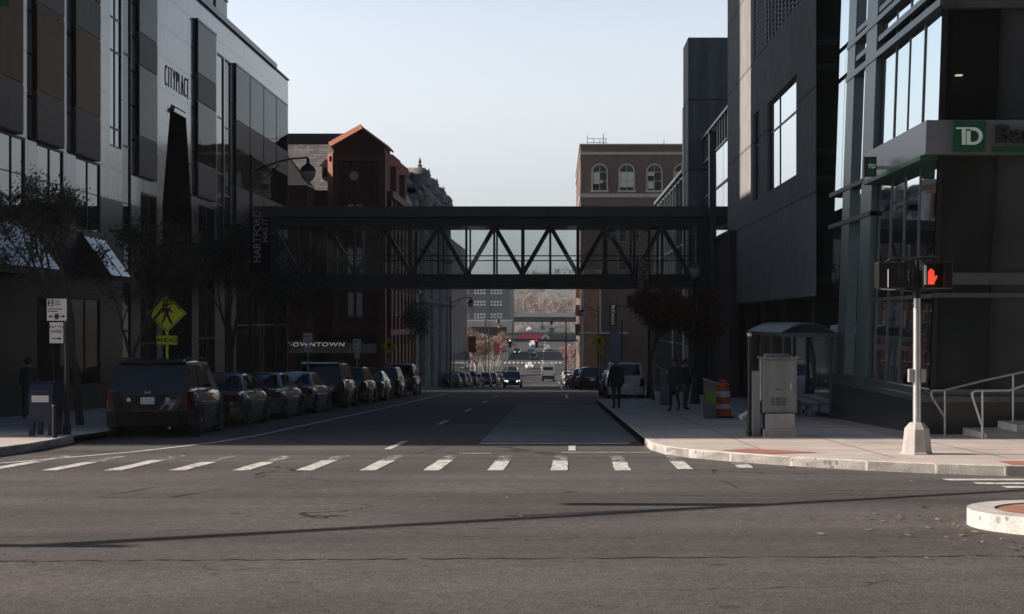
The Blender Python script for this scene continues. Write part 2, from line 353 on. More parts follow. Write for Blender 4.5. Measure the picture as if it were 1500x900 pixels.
def spots(m, scale, size, col):
    """small dark spots with a shape of their own: gum, oil drips, chips"""
    nt = m.node_tree; N = nt.nodes; L = nt.links; b = N['Principled BSDF']; geo = N.new('ShaderNodeNewGeometry')
    vo = N.new('ShaderNodeTexVoronoi'); vo.inputs['Scale'].default_value = scale; vo.inputs['Randomness'].default_value = 1; L.new(geo.outputs['Position'], vo.inputs[0])
    nz = N.new('ShaderNodeTexNoise'); nz.inputs['Scale'].default_value = .9; L.new(geo.outputs['Position'], nz.inputs[0])
    th = N.new('ShaderNodeMapRange'); th.inputs[1].default_value = .4; th.inputs[2].default_value = .7; th.inputs[3].default_value = 0; th.inputs[4].default_value = size; L.new(nz.outputs[0], th.inputs[0])
    lt = N.new('ShaderNodeMath'); lt.operation = 'LESS_THAN'; L.new(vo.outputs[0], lt.inputs[0]); L.new(th.outputs[0], lt.inputs[1])
    fa = N.new('ShaderNodeMath'); fa.operation = 'MULTIPLY'; L.new(lt.outputs[0], fa.inputs[0]); fa.inputs[1].default_value = .6
    mx = N.new('ShaderNodeMix'); mx.data_type = 'RGBA'; L.new(fa.outputs[0], mx.inputs[0]); L.new(b.inputs['Base Color'].links[0].from_socket, mx.inputs[6]); mx.inputs[7].default_value = (*col, 1); L.new(mx.outputs[2], b.inputs['Base Color'])
spots(M['walk'], 3.2, .17, (.12, .1, .09)); spots(M['curb'], 7, .3, (.14, .125, .11)); spots(M['asphalt'], 1.1, .12, (.03, .028, .027))
# ------------------------------------------------------------------ ground, road, pavements
def sheet(name, x0, x1, ys, dz, m, kind='structure', xf=None):
    mb = MB(); vs = []; fs = []
    for y in ys:
        a, b = (x0, x1) if xf is None else xf(y)
        vs += [(a, y, gz(y)+dz), (b, y, gz(y)+dz)]
    for i in range(len(ys)-1): fs.append((2*i, 2*i+1, 2*i+3, 2*i+2))
    mb.add(vs, fs); o = mb.build(name, m, fixn=False); return tag(o, kind=kind) if kind else o
ys_far = [-40, 0, 95] + [95+7*i for i in range(1, 45)] + [420+20*i for i in range(0, 45)]
def ground():
    mb = MB(); xs = [-900, -200, -60, 60, 200, 900]; vs = []; fs = []
    for y in ys_far:
        for x in xs: vs.append((x, y, gz(y) - .06))
    n = len(xs)
    for j in range(len(ys_far)-1):
        for i in range(n-1): fs.append((j*n+i, j*n+i+1, (j+1)*n+i+1, (j+1)*n+i))
    mb.add(vs, fs); tag(mb.build('ground', M['ground'], fixn=False), kind='structure')
ground()
# asphalt: a wide crossing near the camera, then the street strip
def asphalt_mat():
    m = M['asphalt']; nt = m.node_tree; N = nt.nodes; L = nt.links; b = N['Principled BSDF']
    geo = N.new('ShaderNodeNewGeometry')
    # irregular hairline cracks and a bitumen-sealed joint across the crossing
    mp = N.new('ShaderNodeMapping'); mp.inputs['Scale'].default_value = (.16, .33, 1); L.new(geo.outputs['Position'], mp.inputs[0])
    nz = N.new('ShaderNodeTexNoise'); nz.inputs['Scale'].default_value = 1.2; nz.inputs['Detail'].default_value = 8; L.new(geo.outputs['Position'], nz.inputs[0])
    ad = N.new('ShaderNodeVectorMath'); ad.operation = 'MULTIPLY_ADD'; L.new(nz.outputs[1], ad.inputs[0]); ad.inputs[1].default_value = (.4, .4, 0); L.new(mp.outputs[0], ad.inputs[2])
    vo = N.new('ShaderNodeTexVoronoi'); vo.feature = 'DISTANCE_TO_EDGE'; vo.inputs['Scale'].default_value = 1; L.new(ad.outputs[0], vo.inputs[0])
    n2 = N.new('ShaderNodeTexNoise'); n2.inputs['Scale'].default_value = .25; L.new(geo.outputs['Position'], n2.inputs[0])
    th = N.new('ShaderNodeMapRange'); th.inputs[1].default_value = .45; th.inputs[2].default_value = .75; th.inputs[3].default_value = 0; th.inputs[4].default_value = .012; L.new(n2.outputs[0], th.inputs[0])
    lt = N.new('ShaderNodeMath'); lt.operation = 'LESS_THAN'; L.new(vo.outputs[0], lt.inputs[0]); L.new(th.outputs[0], lt.inputs[1])
    # broad worn bands along the wheel tracks of the cross street
    mp2 = N.new('ShaderNodeMapping'); mp2.inputs['Scale'].default_value = (.05, .5, 1); L.new(geo.outputs['Position'], mp2.inputs[0])
    n3 = N.new('ShaderNodeTexNoise'); n3.inputs['Scale'].default_value = 1.3; n3.inputs['Detail'].default_value = 5; L.new(mp2.outputs[0], n3.inputs[0])
    cr = N.new('ShaderNodeMapRange'); cr.inputs[1].default_value = .3; cr.inputs[2].default_value = .7; cr.inputs[3].default_value = .68; cr.inputs[4].default_value = 1.22; L.new(n3.outputs[0], cr.inputs[0])
    n4 = N.new('ShaderNodeTexNoise'); n4.inputs['Scale'].default_value = 9; n4.inputs['Detail'].default_value = 6; n4.inputs['Roughness'].default_value = .7; L.new(geo.outputs['Position'], n4.inputs[0])
    c4 = N.new('ShaderNodeMapRange'); c4.inputs[1].default_value = .3; c4.inputs[2].default_value = .7; c4.inputs[3].default_value = .7; c4.inputs[4].default_value = 1.25; L.new(n4.outputs[0], c4.inputs[0])
    cm = N.new('ShaderNodeMath'); cm.operation = 'MULTIPLY'; L.new(cr.outputs[0], cm.inputs[0]); L.new(c4.outputs[0], cm.inputs[1]); cr = cm
    src = b.inputs['Base Color'].links[0].from_socket
    m1 = N.new('ShaderNodeMix'); m1.data_type = 'RGBA'; m1.blend_type = 'MULTIPLY'; m1.inputs[0].default_value = 1; L.new(src, m1.inputs[6]); L.new(cr.outputs[0], m1.inputs[7])
    m2 = N.new('ShaderNodeMix'); m2.data_type = 'RGBA'; L.new(lt.outputs[0], m2.inputs[0]); L.new(m1.outputs[2], m2.inputs[6]); m2.inputs[7].default_value = (.02, .019, .019, 1)
    L.new(m2.outputs[2], b.inputs['Base Color'])
asphalt_mat()
sheet('road', -70, 70, [-40, 0, 26], 0, M['asphalt'])
sheet('street', -11.2, 6.2, [26, 60, 95], 0, M['asphalt'])
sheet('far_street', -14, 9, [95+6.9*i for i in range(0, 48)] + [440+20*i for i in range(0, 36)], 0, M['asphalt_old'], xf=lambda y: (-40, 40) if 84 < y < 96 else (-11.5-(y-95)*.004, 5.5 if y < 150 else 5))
sheet('bus_pad', -1.62, 1.74, [30.4, 60], .004, M['pad'])
def slab(name, outline, h=.15, cw=.18, m=None, skip_curb=(), label=None):
    """a pavement: flat top following the street's fall, with a granite kerb along its listed street edge"""
    mb = MB(); n = len(outline)
    mb.poly([(x, y, gz(y)+h) for x, y in outline], 0)
    for i in range(n):
        (x0, y0), (x1, y1) = outline[i], outline[(i+1) % n]
        mb.poly([(x0, y0, gz(y0)+h), (x1, y1, gz(y1)+h), (x1, y1, gz(y1)-.1), (x0, y0, gz(y0)-.1)], 1)
    o = mb.build(name, [m or M['walk'], M['curb']], fixn=True); return tag(o, kind='structure')
def kerb_line(name, pts, w=.17, h=.155):
    """a kerb: stones with joints laid along a polyline, its street face on the line, its body to the left of the walking direction"""
    mb = MB()
    for (x0, y0), (x1, y1) in zip(pts, pts[1:]):
        d = Vector((x1-x0, y1-y0)); ln = d.length; k = max(1, round(ln/2.4)); d.normalize(); nn = Vector((-d.y, d.x))
        for j in range(k):
            a = Vector((x0, y0)) + d*(ln*j/k+.008); b = Vector((x0, y0)) + d*(ln*(j+1)/k-.008)
            q = [a, b, b+nn*w, a+nn*w]
            vs = [(p.x, p.y, gz(p.y)-.1) for p in q] + [(p.x, p.y, gz(p.y)+h) for p in q]
            mb.add(vs, [(0,3,2,1),(4,5,6,7),(0,1,5,4),(1,2,6,5),(2,3,7,6),(3,0,4,7)])
    return tag(mb.build(name, M['curb'], bevel=.015), kind='structure')
RC = [(1.8, 64), (1.8, 40), (1.8, 29), (1.83, 27.3), (2.0, 26.1), (2.35, 25.1), (2.95, 24.1), (3.8, 23.0), (4.8, 22.0), (5.7, 21.35), (6.6, 20.9), (8, 20.7), (60, 20.5)]
slab('sidewalk_near_corner', RC + [(60, 84), (4.5, 84), (4.5, 66)])
kerb_line('curb_near_corner', RC[::1])
kerb_line('curb_parking_bay', [(4.5, 84), (4.5, 66), (1.8, 64)])
slab('sidewalk_across_street', [(-10.2, 84), (-10.2, 30), (-10, 27), (-10.1, 25.2), (-10.6, 23.4), (-11.6, 21.9), (-13.2, 21.2), (-60, 21), (-60, 84)])
kerb_line('curb_across_street', [(-60, 21), (-13.2, 21.2), (-11.6, 21.9), (-10.6, 23.4), (-10.1, 25.2), (-10, 27), (-10.2, 30), (-10.2, 84)])
def far_walk(name, xf, ys):
    mb = MB(); vs = []; fs = []
    for y in ys:
        a, b = xf(y); vs += [(a, y, gz(y)), (a, y, gz(y)+.15), (b, y, gz(y)+.15)]
    for i in range(len(ys)-1):
        for k in (0, 1): fs.append((3*i+k, 3*i+k+1, 3*i+3+k+1, 3*i+3+k))
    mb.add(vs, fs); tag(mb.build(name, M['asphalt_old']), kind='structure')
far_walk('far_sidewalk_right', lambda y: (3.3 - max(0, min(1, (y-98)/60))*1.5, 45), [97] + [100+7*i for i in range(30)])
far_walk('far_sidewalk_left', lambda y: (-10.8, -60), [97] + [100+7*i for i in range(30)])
# traffic island
def island():
    cx, cy, r = 5.22, 14.28, 1.06; n = 16
    out = [(cx - r*math.sin(PI*i/n), cy - r*math.cos(PI*i/n)) for i in range(n+1)]
    inn = [(cx - (r-.27)*math.sin(PI*i/n), cy - (r-.27)*math.cos(PI*i/n)) for i in range(n+1)]
    ring = out + [(14, cy + r)]; mb = MB(); st = MB()
    oo = [(14, cy-r)] + out + [(14, cy+r)]; ii = [(14, cy-r+.27)] + inn + [(14, cy+r-.27)]
    cuts = [0, 1, 6, 11, 17, len(oo)-1]
    for i in range(len(oo)-1):
        a, b, c, d = oo[i], oo[i+1], ii[i+1], ii[i]
        if i in (1, 6, 11): a = (a[0]*.985+b[0]*.015, a[1]*.985+b[1]*.015); d = (d[0]*.985+c[0]*.015, d[1]*.985+c[1]*.015)
        vs = [(p[0], p[1], gz(p[1])-.05) for p in (a, b, c, d)] + [(p[0], p[1], gz(p[1])+.17) for p in (a, b, c, d)]
        st.add(vs, [(4,5,6,7),(0,1,5,4),(1,2,6,5),(2,3,7,6),(3,0,4,7)])
    tag(st.build('traffic_island_curb', M['curb'], smooth=30, bevel=.0), kind='structure')
    mb.poly([(x, y, gz(y)+.155) for x, y in ii]); o = mb.build('traffic_island_paving', M['paver']); tag(o, kind='structure')
island()
# painted markings: sheets 4 mm above the asphalt
def strip(mb, p, q, w, dz=.008, seg=1, jag=0):
    p, q = Vector(p), Vector(q); d = (q-p).normalized(); n = Vector((-d.y, d.x))*w/2
    pts = [(p+(q-p)*i/seg) for i in range(seg+1)]
    L = [a+n*(1+rng.uniform(-jag, jag)) for a in pts]; Rr = [a-n*(1+rng.uniform(-jag, jag)) for a in pts]
    vs = [(a.x, a.y, gz(a.y)+dz) for a in L+Rr]; k = seg+1
    mb.add(vs, [(i, i+1, k+i+1, k+i) for i in range(seg)])
def paint_mat(m, lo, hi):
    nt = m.node_tree; N = nt.nodes; L = nt.links; out = N['Material Output']; b = N['Principled BSDF']
    geo = N.new('ShaderNodeNewGeometry'); nz = N.new('ShaderNodeTexNoise'); nz.inputs['Scale'].default_value = 7; nz.inputs['Detail'].default_value = 9; nz.inputs['Roughness'].default_value = .75; L.new(geo.outputs['Position'], nz.inputs[0])
    gt = N.new('ShaderNodeMapRange'); gt.inputs[1].default_value = lo; gt.inputs[2].default_value = hi; L.new(nz.outputs[0], gt.inputs[0])
    tr = N.new('ShaderNodeBsdfTransparent'); ms = N.new('ShaderNodeMixShader'); L.new(gt.outputs[0], ms.inputs[0]); L.new(b.outputs[0], ms.inputs[1]); L.new(tr.outputs[0], ms.inputs[2]); L.new(ms.outputs[0], out.inputs[0])
paint_mat(M['paint'], .53, .64); paint_mat(M['paint_worn'], .4, .52)
cw = MB(); cx = MB()
for i in range(-1, 12):
    x = -8.04 + .985*i
    ya = 21.95 if i < 10 else (22.2 if i < 11 else 22.5); yb = 25.6 if i < 11 else 23.7
    ym = ya+(yb-ya)*rng.uniform(.5, .68)
    strip(cw, (x+.2, ya), (x+.23, ym), .25, seg=5, jag=.08); strip(cx, (x+.23, ym+.01), (x+.26, yb), .23, seg=9, jag=.3)
tag(cw.build('crosswalk_bars', M['paint'], fixn=False), kind='structure'); tag(cx.build('worn_crosswalk_ends', M['paint_worn'], fixn=False), kind='structure')
lm = MB()
el = [(-12.5, 22.7), (-10.4, 22.9), (-9.2, 23.6), (-7.9, 26.9), (-7.25, 30), (-7.0, 33), (-6.85, 42), (-6.65, 62), (-6.6, 84)]
for a, b in zip(el, el[1:]): strip(lm, a, b, .13)
for k in range(5): strip(lm, (-3.28, 27.6+11.9*k), (-3.26, 30.7+11.9*k), .14)
strip(lm, (-1.6, 29.75), (1.55, 29.75), .42); strip(lm, (.1, 26.6), (1.75, 26.6), .12); strip(lm, (-1.8, 26.3), (-1.2, 26.3), .1); strip(lm, (.3, 27.2), (.32, 28.9), .14)
strip(lm, (.55, 72), (.55, 83), .15); strip(lm, (-11, 95.2), (2.2, 95.2), .45); strip(lm, (-10.8, 88.2), (-.5, 88.2), .25)
for k in range(10): strip(lm, (-3.3, 112+12*k), (-3.3, 115+12*k), .15)
strip(lm, (.4, 108), (.4, 235), .14); strip(lm, (-7.2, 108), (-7.0, 235), .14)
for k in range(12): strip(lm, (-3.2, 300+12*k), (-3.2, 305+12*k), .25)
for k in range(14): strip(lm, (-11.5+.95*k, 318), (-11.5+.95*k, 322), .45)
tag(lm.build('lane_lines', M['paint'], fixn=False), kind='structure')
rc = MB()
for k, (y, x0) in enumerate(((20.15, 5.5), (19.5, 5.75), (18.9, 5.95), (18.25, 6.3), (17.6, 6.5))): strip(rc, (x0, y), (x0+3.1, y), .3, seg=3, jag=.06)
tag(rc.build('side_crosswalk_bars', M['paint'], fixn=False), kind='structure')
sm = MB()
def wob(p, q, w, n, amp):
    pts = [Vector(p).lerp(Vector(q), i/n) + Vector((0, rng.uniform(-amp, amp))) for i in range(n+1)]
    for a, b in zip(pts, pts[1:]):
        if rng.random() < .96: strip(sm, a, b, w*rng.uniform(.25, 1.2), dz=.004)
wob((-9, 11.55), (4.1, 12.05), .042, 120, .035); wob((-6.5, 17.4), (2.5, 17.75), .02, 40, .03); wob((-4.5, 13.9), (0, 14.15), .02, 24, .03)
for a, b in (((-5.65, 17.5), (-5.35, 18.9)), ((-4.75, 17.4), (-4.3, 19.0)), ((2.4, 18.6), (2.35, 20.2)), ((-2.6, 26.2), (-2.2, 29))):
    wob(a, b, .035, 8, .04)
tag(sm.build('sealed_cracks', M['seam'], fixn=False), kind='structure')
tl = MB()
tl.poly([(x, y, gz(y)+.158) for x, y in ((2.85, 24.7), (3.55, 23.65), (4.45, 24.1), (3.4, 25.2))]); tl.poly([(x, y, gz(y)+.158) for x, y in ((6.75, 21.05), (9, 20.95), (9, 21.8), (6.8, 21.85))])
tag(tl.build('tactile_paving', M['tile'], fixn=False), kind='structure')
jn = MB()
for y in (22.6, 24.9, 27.2, 29.4, 31.6, 34, 37, 40, 43, 46, 50, 55, 60): 
    x0 = 2.05 if y > 26 else (3.2 if y > 24 else 4.6)
    strip(jn, (x0, y), (8 if y > 31 else 16, y), .02, dz=.1535)
for x in (3.6, 5.4, 7.2, 9, 11): strip(jn, (x, 22.7 if x > 4.4 else 24.2), (x, 30 if x > 8 else 62), .02, dz=.1535)
tag(jn.build('sidewalk_joints', M['seam'], fixn=False), kind='structure')
# dry leaves swept against the island
lf = MB()
for i in range(90):
    t = rng.random()
    x = rng.gauss(4.0, .75) if t < .7 else rng.uniform(-3, 6); y = rng.gauss(13.9, .8) if t < .7 else rng.uniform(9, 20)
    if (x-5.22)**2 + (y-14.28)**2 < 1.15**2 or (x > 5.2 and abs(y-14.28) < 1.15): continue
    a = rng.uniform(0, 6.28); s = rng.uniform(.015, .05)
    lf.add([(x+s*math.cos(a+k*1.57)*(1 if k % 2 else .55), y+s*math.sin(a+k*1.57)*(1 if k % 2 else .55), gz(y)+.012+rng.uniform(0, .018)) for k in range(4)], [(0, 1, 2, 3)])
tag(lf.build('fallen_leaves', M['leaf_litter'], fixn=False), kind='stuff')
# ------------------------------------------------------------------ walls and windows
def wmap(side, base):
    if side == 'y-': return lambda s, z, d=0: (s, base-d, z)
    if side == 'x+': return lambda s, z, d=0: (base+d, s, z)
    return lambda s, z, d=0: (base-d, s, z)
def wbox(mb, mp, s0, s1, z0, z1, d0, d1, mi=0):
    a = mp(s0, z0, d0); b = mp(s1, z1, d1)
    return mb.box(min(a[0], b[0]), max(a[0], b[0]), min(a[1], b[1]), max(a[1], b[1]), min(a[2], b[2]), max(a[2], b[2]), mi)
def wall_sheet(mb, mp, s0, s1, z0, z1, openings, depth, mi=0):
    ss = sorted({s0, s1} | {min(max(v, s0), s1) for o in openings for v in o[:2]}); zz = sorted({z0, z1} | {min(max(v, z0), z1) for o in openings for v in o[2:4]})
    for a, b in zip(ss, ss[1:]):
        for c, d in zip(zz, zz[1:]):
            if any(o[0] <= a+1e-6 and b-1e-6 <= o[1] and o[2] <= c+1e-6 and d-1e-6 <= o[3] for o in openings): continue
            mb.poly([mp(a, c), mp(b, c), mp(b, d), mp(a, d)], mi)
    for a, b, c, d in [o[:4] for o in openings]:
        for (p, q), (r, t) in (((a, c), (b, c)), ((b, c), (b, d)), ((b, d), (a, d)), ((a, d), (a, c))):
            mb.poly([mp(p, q), mp(r, t), mp(r, t, -depth), mp(p, q, -depth)], mi)
def window(parent, mp, s0, s1, z0, z1, glass, frame, nx=1, nz=1, fw=.06, d=0.0, bars=.035, curtain=None, sill=None, name='window', zs=None, sx=None):
    fm = MB(); t = .05
    wbox(fm, mp, s0, s0+fw, z0, z1, d, d+t); wbox(fm, mp, s1-fw, s1, z0, z1, d, d+t); wbox(fm, mp, s0+fw, s1-fw, z0, z0+fw, d, d+t); wbox(fm, mp, s0+fw, s1-fw, z1-fw, z1, d, d+t)
    for s in (sx if sx is not None else [s0+(s1-s0)*i/nx for i in range(1, nx)]): wbox(fm, mp, s-bars/2, s+bars/2, z0+fw, z1-fw, d, d+t*.8)
    for z in (zs if zs is not None else [z0+(z1-z0)*j/nz for j in range(1, nz)]): wbox(fm, mp, s0+fw, s1-fw, z-bars/2, z+bars/2, d, d+t*.7)
    w = fm.build(name, frame, parent)
    g = MB(); g.poly([mp(s0+fw*.5, z0+fw*.5, d+.012), mp(s1-fw*.5, z0+fw*.5, d+.012), mp(s1-fw*.5, z1-fw*.5, d+.012), mp(s0+fw*.5, z1-fw*.5, d+.012)])
    g.build('pane', glass, w, fixn=False)
    if curtain:
        c = MB()
        for (a, b, e, f) in curtain: wbox(c, mp, s0+(s1-s0)*a, s0+(s1-s0)*b, z0+(z1-z0)*e, z0+(z1-z0)*f, d+.014, d+.02)
        c.build('blind', M['curtain'], w)
    if sill:
        c = MB(); wbox(c, mp, s0-.08, s1+.08, z0-.16, z0-.002, d, d+.12); c.build('sill', sill, w)
    return w

# ------------------------------------------------------------------ granite block on the left
WX = -16.0
def yu(u): return WX*F/(u-VX)
def left_block():
    t = thing('granite_office_block', (WX-6, 55, gz(55)), 'polished grey granite office block with bronze bay windows beside the parked cars', 'building')
    mp = wmap('x+', WX); ROOF = 15.95; zb = -4.2
    Y0, Y1 = 31.0, 84.8
    ey0, ey1 = yu(238), yu(281); ty0, ty1 = yu(250), yu(272)
    low = [(33.5, 40.2, -.4, 2.6), (33.5, 40.2, 4.65, 7.1), (40.8, yu(35)+.1, 2.9, 7.12), (yu(52)+.1, yu(93), 4.65, 7.12), (yu(111), yu(147), 4.65, 7.12), (yu(52)+.1, yu(147), -.6, 2.4), (yu(161), yu(178), 7.9, 15.0), (yu(178)+.15, yu(192), -2.2, 15.0), (yu(206), yu(230), -2.2, 6.6), (yu(291), yu(315), -2.2, 6.9), (yu(318), yu(328), 4.5, 14.3), (yu(328)+.15, yu(338), -2.2, 14.3), (yu(346), yu(421), -1.8, 4.6)]
    wl = MB(); BZ = 6.0
    for (sa, sb, ok) in ((Y0, ey0-.3, lambda o: o[1] < ey0), (ey1+.3, Y1, lambda o: o[0] > ey1)):
        for za, zc, mi in ((zb, BZ, 1), (BZ, ROOF, 0)):  # lower wall: the dark street's reflection is put into the stone colour
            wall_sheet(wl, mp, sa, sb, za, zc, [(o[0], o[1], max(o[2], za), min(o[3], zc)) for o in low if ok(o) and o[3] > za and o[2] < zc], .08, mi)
    # the portal bay: a tapering opening cut through the granite
    a, b = ey0-.3, ey1+.3; z1 = 6.4; z2 = 10.62
    for pts in ([(a, z2), (b, z2), (b, ROOF), (a, ROOF)], [(a, z1), (ey0, z1), (ty0, z2), (a, z2)], [(ey1, z1), (b, z1), (b, z2), (ty1, z2)]):
        wl.poly([mp(*p) for p in pts])
    for pts in ([(a, zb), (ey0, zb), (ey0, z1), (a, z1)], [(ey1, zb), (b, zb), (b, z1), (ey1, z1)]): wl.poly([mp(*p) for p in pts], 1)
    ring = [(ey0, zb), (ey0, z1), (ty0, z2), (ty1, z2), (ey1, z1), (ey1, zb)]
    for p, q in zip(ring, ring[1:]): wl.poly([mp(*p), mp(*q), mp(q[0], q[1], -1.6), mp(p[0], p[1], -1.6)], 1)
    wl.build('wall', [M['granite'], M['granite_dark']], t)
    vd = MB(); vd.box(WX-24, WX-1.7, Y0+.05, Y1-.05, zb, ROOF-.1); vd.build('inner_shell', M['darkvoid'], t)
    fr = MB(); fr.poly([(WX, Y0, zb), (WX, Y0, ROOF), (WX-24, Y0, ROOF), (WX-24, Y0, zb)]); fr.poly([(WX, Y1, zb), (WX, Y1, ROOF), (WX-24, Y1, ROOF), (WX-24, Y1, zb)]); fr.poly([(WX, Y0, ROOF), (WX, Y1, ROOF), (WX-24, Y1, ROOF), (WX-24, Y0, ROOF)])
    fr.build('end_wall', M['granite_dark'], t, fixn=False)
    cp = MB(); cp.box(WX-.5, WX+.12, Y0-.05, yu(403), ROOF+.003, ROOF+.28); cp.box(WX-.5, WX+.08, yu(403), Y1+.05, ROOF+.003, ROOF+.08); cp.build('coping', M['granite_dark'], t)
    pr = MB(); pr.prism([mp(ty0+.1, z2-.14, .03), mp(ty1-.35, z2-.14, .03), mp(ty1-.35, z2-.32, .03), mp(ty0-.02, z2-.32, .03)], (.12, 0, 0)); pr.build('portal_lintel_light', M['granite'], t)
    dr = MB(); wbox(dr, mp, ey0+.3, ey1-.3, -2.0, .6, -1.68, -1.6); dr.build('entrance_door', M['bglass'], t)
    lt = MB(); wid = 3.95
    Mx = face_px(WX+.004, yu(241.5), 11.28); strokes_mb(lt, 'CITYPLACE', .82, wid/10.4, Mx, t=.032, depth=.02, gap=.42); lt.build('wall_lettering', M['letterdark'], t)
    # window openings
    def wn(o, glass, nx=1, nz=1, **k): window(t, mp, o[0], o[1], o[2], o[3], glass, M['black'], nx, nz, fw=.07, d=-.07, bars=.07, **k)
    wn(low[0], M['bglass'], 3, 1); wn(low[1], M['bglass2'], 3, 1); wn(low[2], M['bglass2'], 2, 1, zs=[4.6]); wn(low[3], M['bglass2'], 2, 1); wn(low[4], M['bglass2'], 2, 1); wn(low[5], M['bglass'], 4, 1)
    wn(low[6], M['mglass'], 2, 1, zs=[8.6, 11.4, 12.6]); wn(low[7], M['dglass'], 1, 5); wn(low[8], M['bglass'], 2, 3); wn(low[9], M['bglass'], 2, 3)
    wn(low[10], M['mglass'], 1, 1, zs=[7.15, 8.65, 11.3]); wn(low[11], M['dglass'], 1, 5); wn(low[12], M['bglass'], 4, 2)
    # projecting bays: bronze glass and brown granite in turn
    def bay(u0, u1, top, bands, proj=.16, gm='bglass'):
        s0, s1 = [(WX+proj)*F/(u-VX) for u in (u0, u1)]; body = MB()
        wbox(body, mp, s0, s1, bands[0][0], top, 0.003, proj-.03)
        by = body.build('bay_window', M['black'], t)
        for z0, z1, kind in bands:
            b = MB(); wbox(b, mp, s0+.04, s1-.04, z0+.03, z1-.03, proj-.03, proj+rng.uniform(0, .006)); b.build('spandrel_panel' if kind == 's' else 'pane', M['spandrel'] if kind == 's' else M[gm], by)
            if kind == 'g':
                e = MB(); wbox(e, mp, s0-.004, s0-.001, z0+.03, z1-.03, .03, proj-.04); e.build('side_pane', M['bglass'], by)
        k = MB(); wbox(k, mp, s0-.05, s1+.02, top, top+.1, 0, proj+.02); k.build('bay_cap', M['granite_dark'], by)
    std = [(7.15, 8.65, 's'), (8.65, 11.35, 'g'), (11.35, 12.6, 's'), (12.6, 14.9, 'g')]
    for ua, ub in ((-140, -95), (-70, -30), (-12, 35), (54, 95), (111, 148)): bay(ua, ub, 15.6, std+[(14.9, 15.6, 's')], gm='bronze')  # these bays carry the brown reflection painted into their glass
    bay(204, 231, 15.6, std+[(14.9, 15.6, 's')]); bay(290, 317, 14.9, std, .16)
    for i, (a, b) in enumerate(((346, 366), (366.6, 386), (386.6, 404.5), (405, 421.5))):
        bay(a, b, 14.3, [(4.6, 5.6, 's'), (5.6, 6.5, 'g'), (6.5, 8.3, 's'), (8.3, 10.2, 'g'), (10.2, 11.6, 's'), (11.6, 14.3, 'g')], .14)
    # sloping glass canopies over the shop windows
    for s0, s1, ap in ((34.5, yu(40), 0), (yu(118), yu(150), 0)):
        c = MB(); c.prism([mp(s0, 4.5, .02), mp(s1, 4.5, .02), mp(s1, 3.12, 1.0), mp(s0, 3.12, 1.0)], (.03, 0, .04)); cn = c.build('glass_canopy', M['bglass2'], t)
        q = MB()
        for k in range(3):
            s = s0+(s1-s0)*k/2; q.tube(mp(s, 4.53, .06), mp(s, 3.15, 1.04), .018, n=6)
        wbox(q, mp, s0, s1, 2.95, 3.1, .9, 1.06); wbox(q, mp, s0, s1, 4.5, 4.62, .01, .1); q.build('canopy_frame', M['steel'], cn)
        for s in (s0, s1-.04): e = MB(); e.prism([mp(s, 4.48, .02), mp(s, 3.1, .02), mp(s, 3.1, .98)], (0, .04, 0)); e.build('canopy_cheek', M['black'], cn)
    for u in (352, 370): 
        y = yu(u); an = MB(); an.tube((WX-1.2, y, ROOF), (WX-1.2, y, ROOF+1.25), .05, n=6); an.build('roof_mast', M['black'], t)
left_block()
def tower():
    t = thing('glass_tower', (-40, 58, 15), 'tall dark green glass tower rising behind the roof of the granite office block', 'building')
    a = MB(); a.box(-70, -20, 31.3, 63.2, -2, 110); a.build('shade_slab', M['dglass'], t)  # unseen slab, added to shade the street and the buildings opposite
    b = MB(); b.box(-72, -22, 68.6, 95, -3, 110); b.build('rear_slab', M['dglass'], t)
    c = MB(); c.box(-69, -20.2, 63.25, 68.55, -2, 22.6); c.build('shade_link', M['granite_dark'], t)  # unseen block, added to set the foot of the sunlit strip opposite
    m = MB()
    for k in range(26):
        z = 15.5+3.7*k; m.box(-72.05, -21.93, 68.55, 95.05, z, z+.5)
    for y in (72, 76, 80, 84, 88, 91.5): m.box(-22.08, -21.9, y, y+.22, 14, 110)
    m.build('facade_rib', M['mullion'], t)
tower()
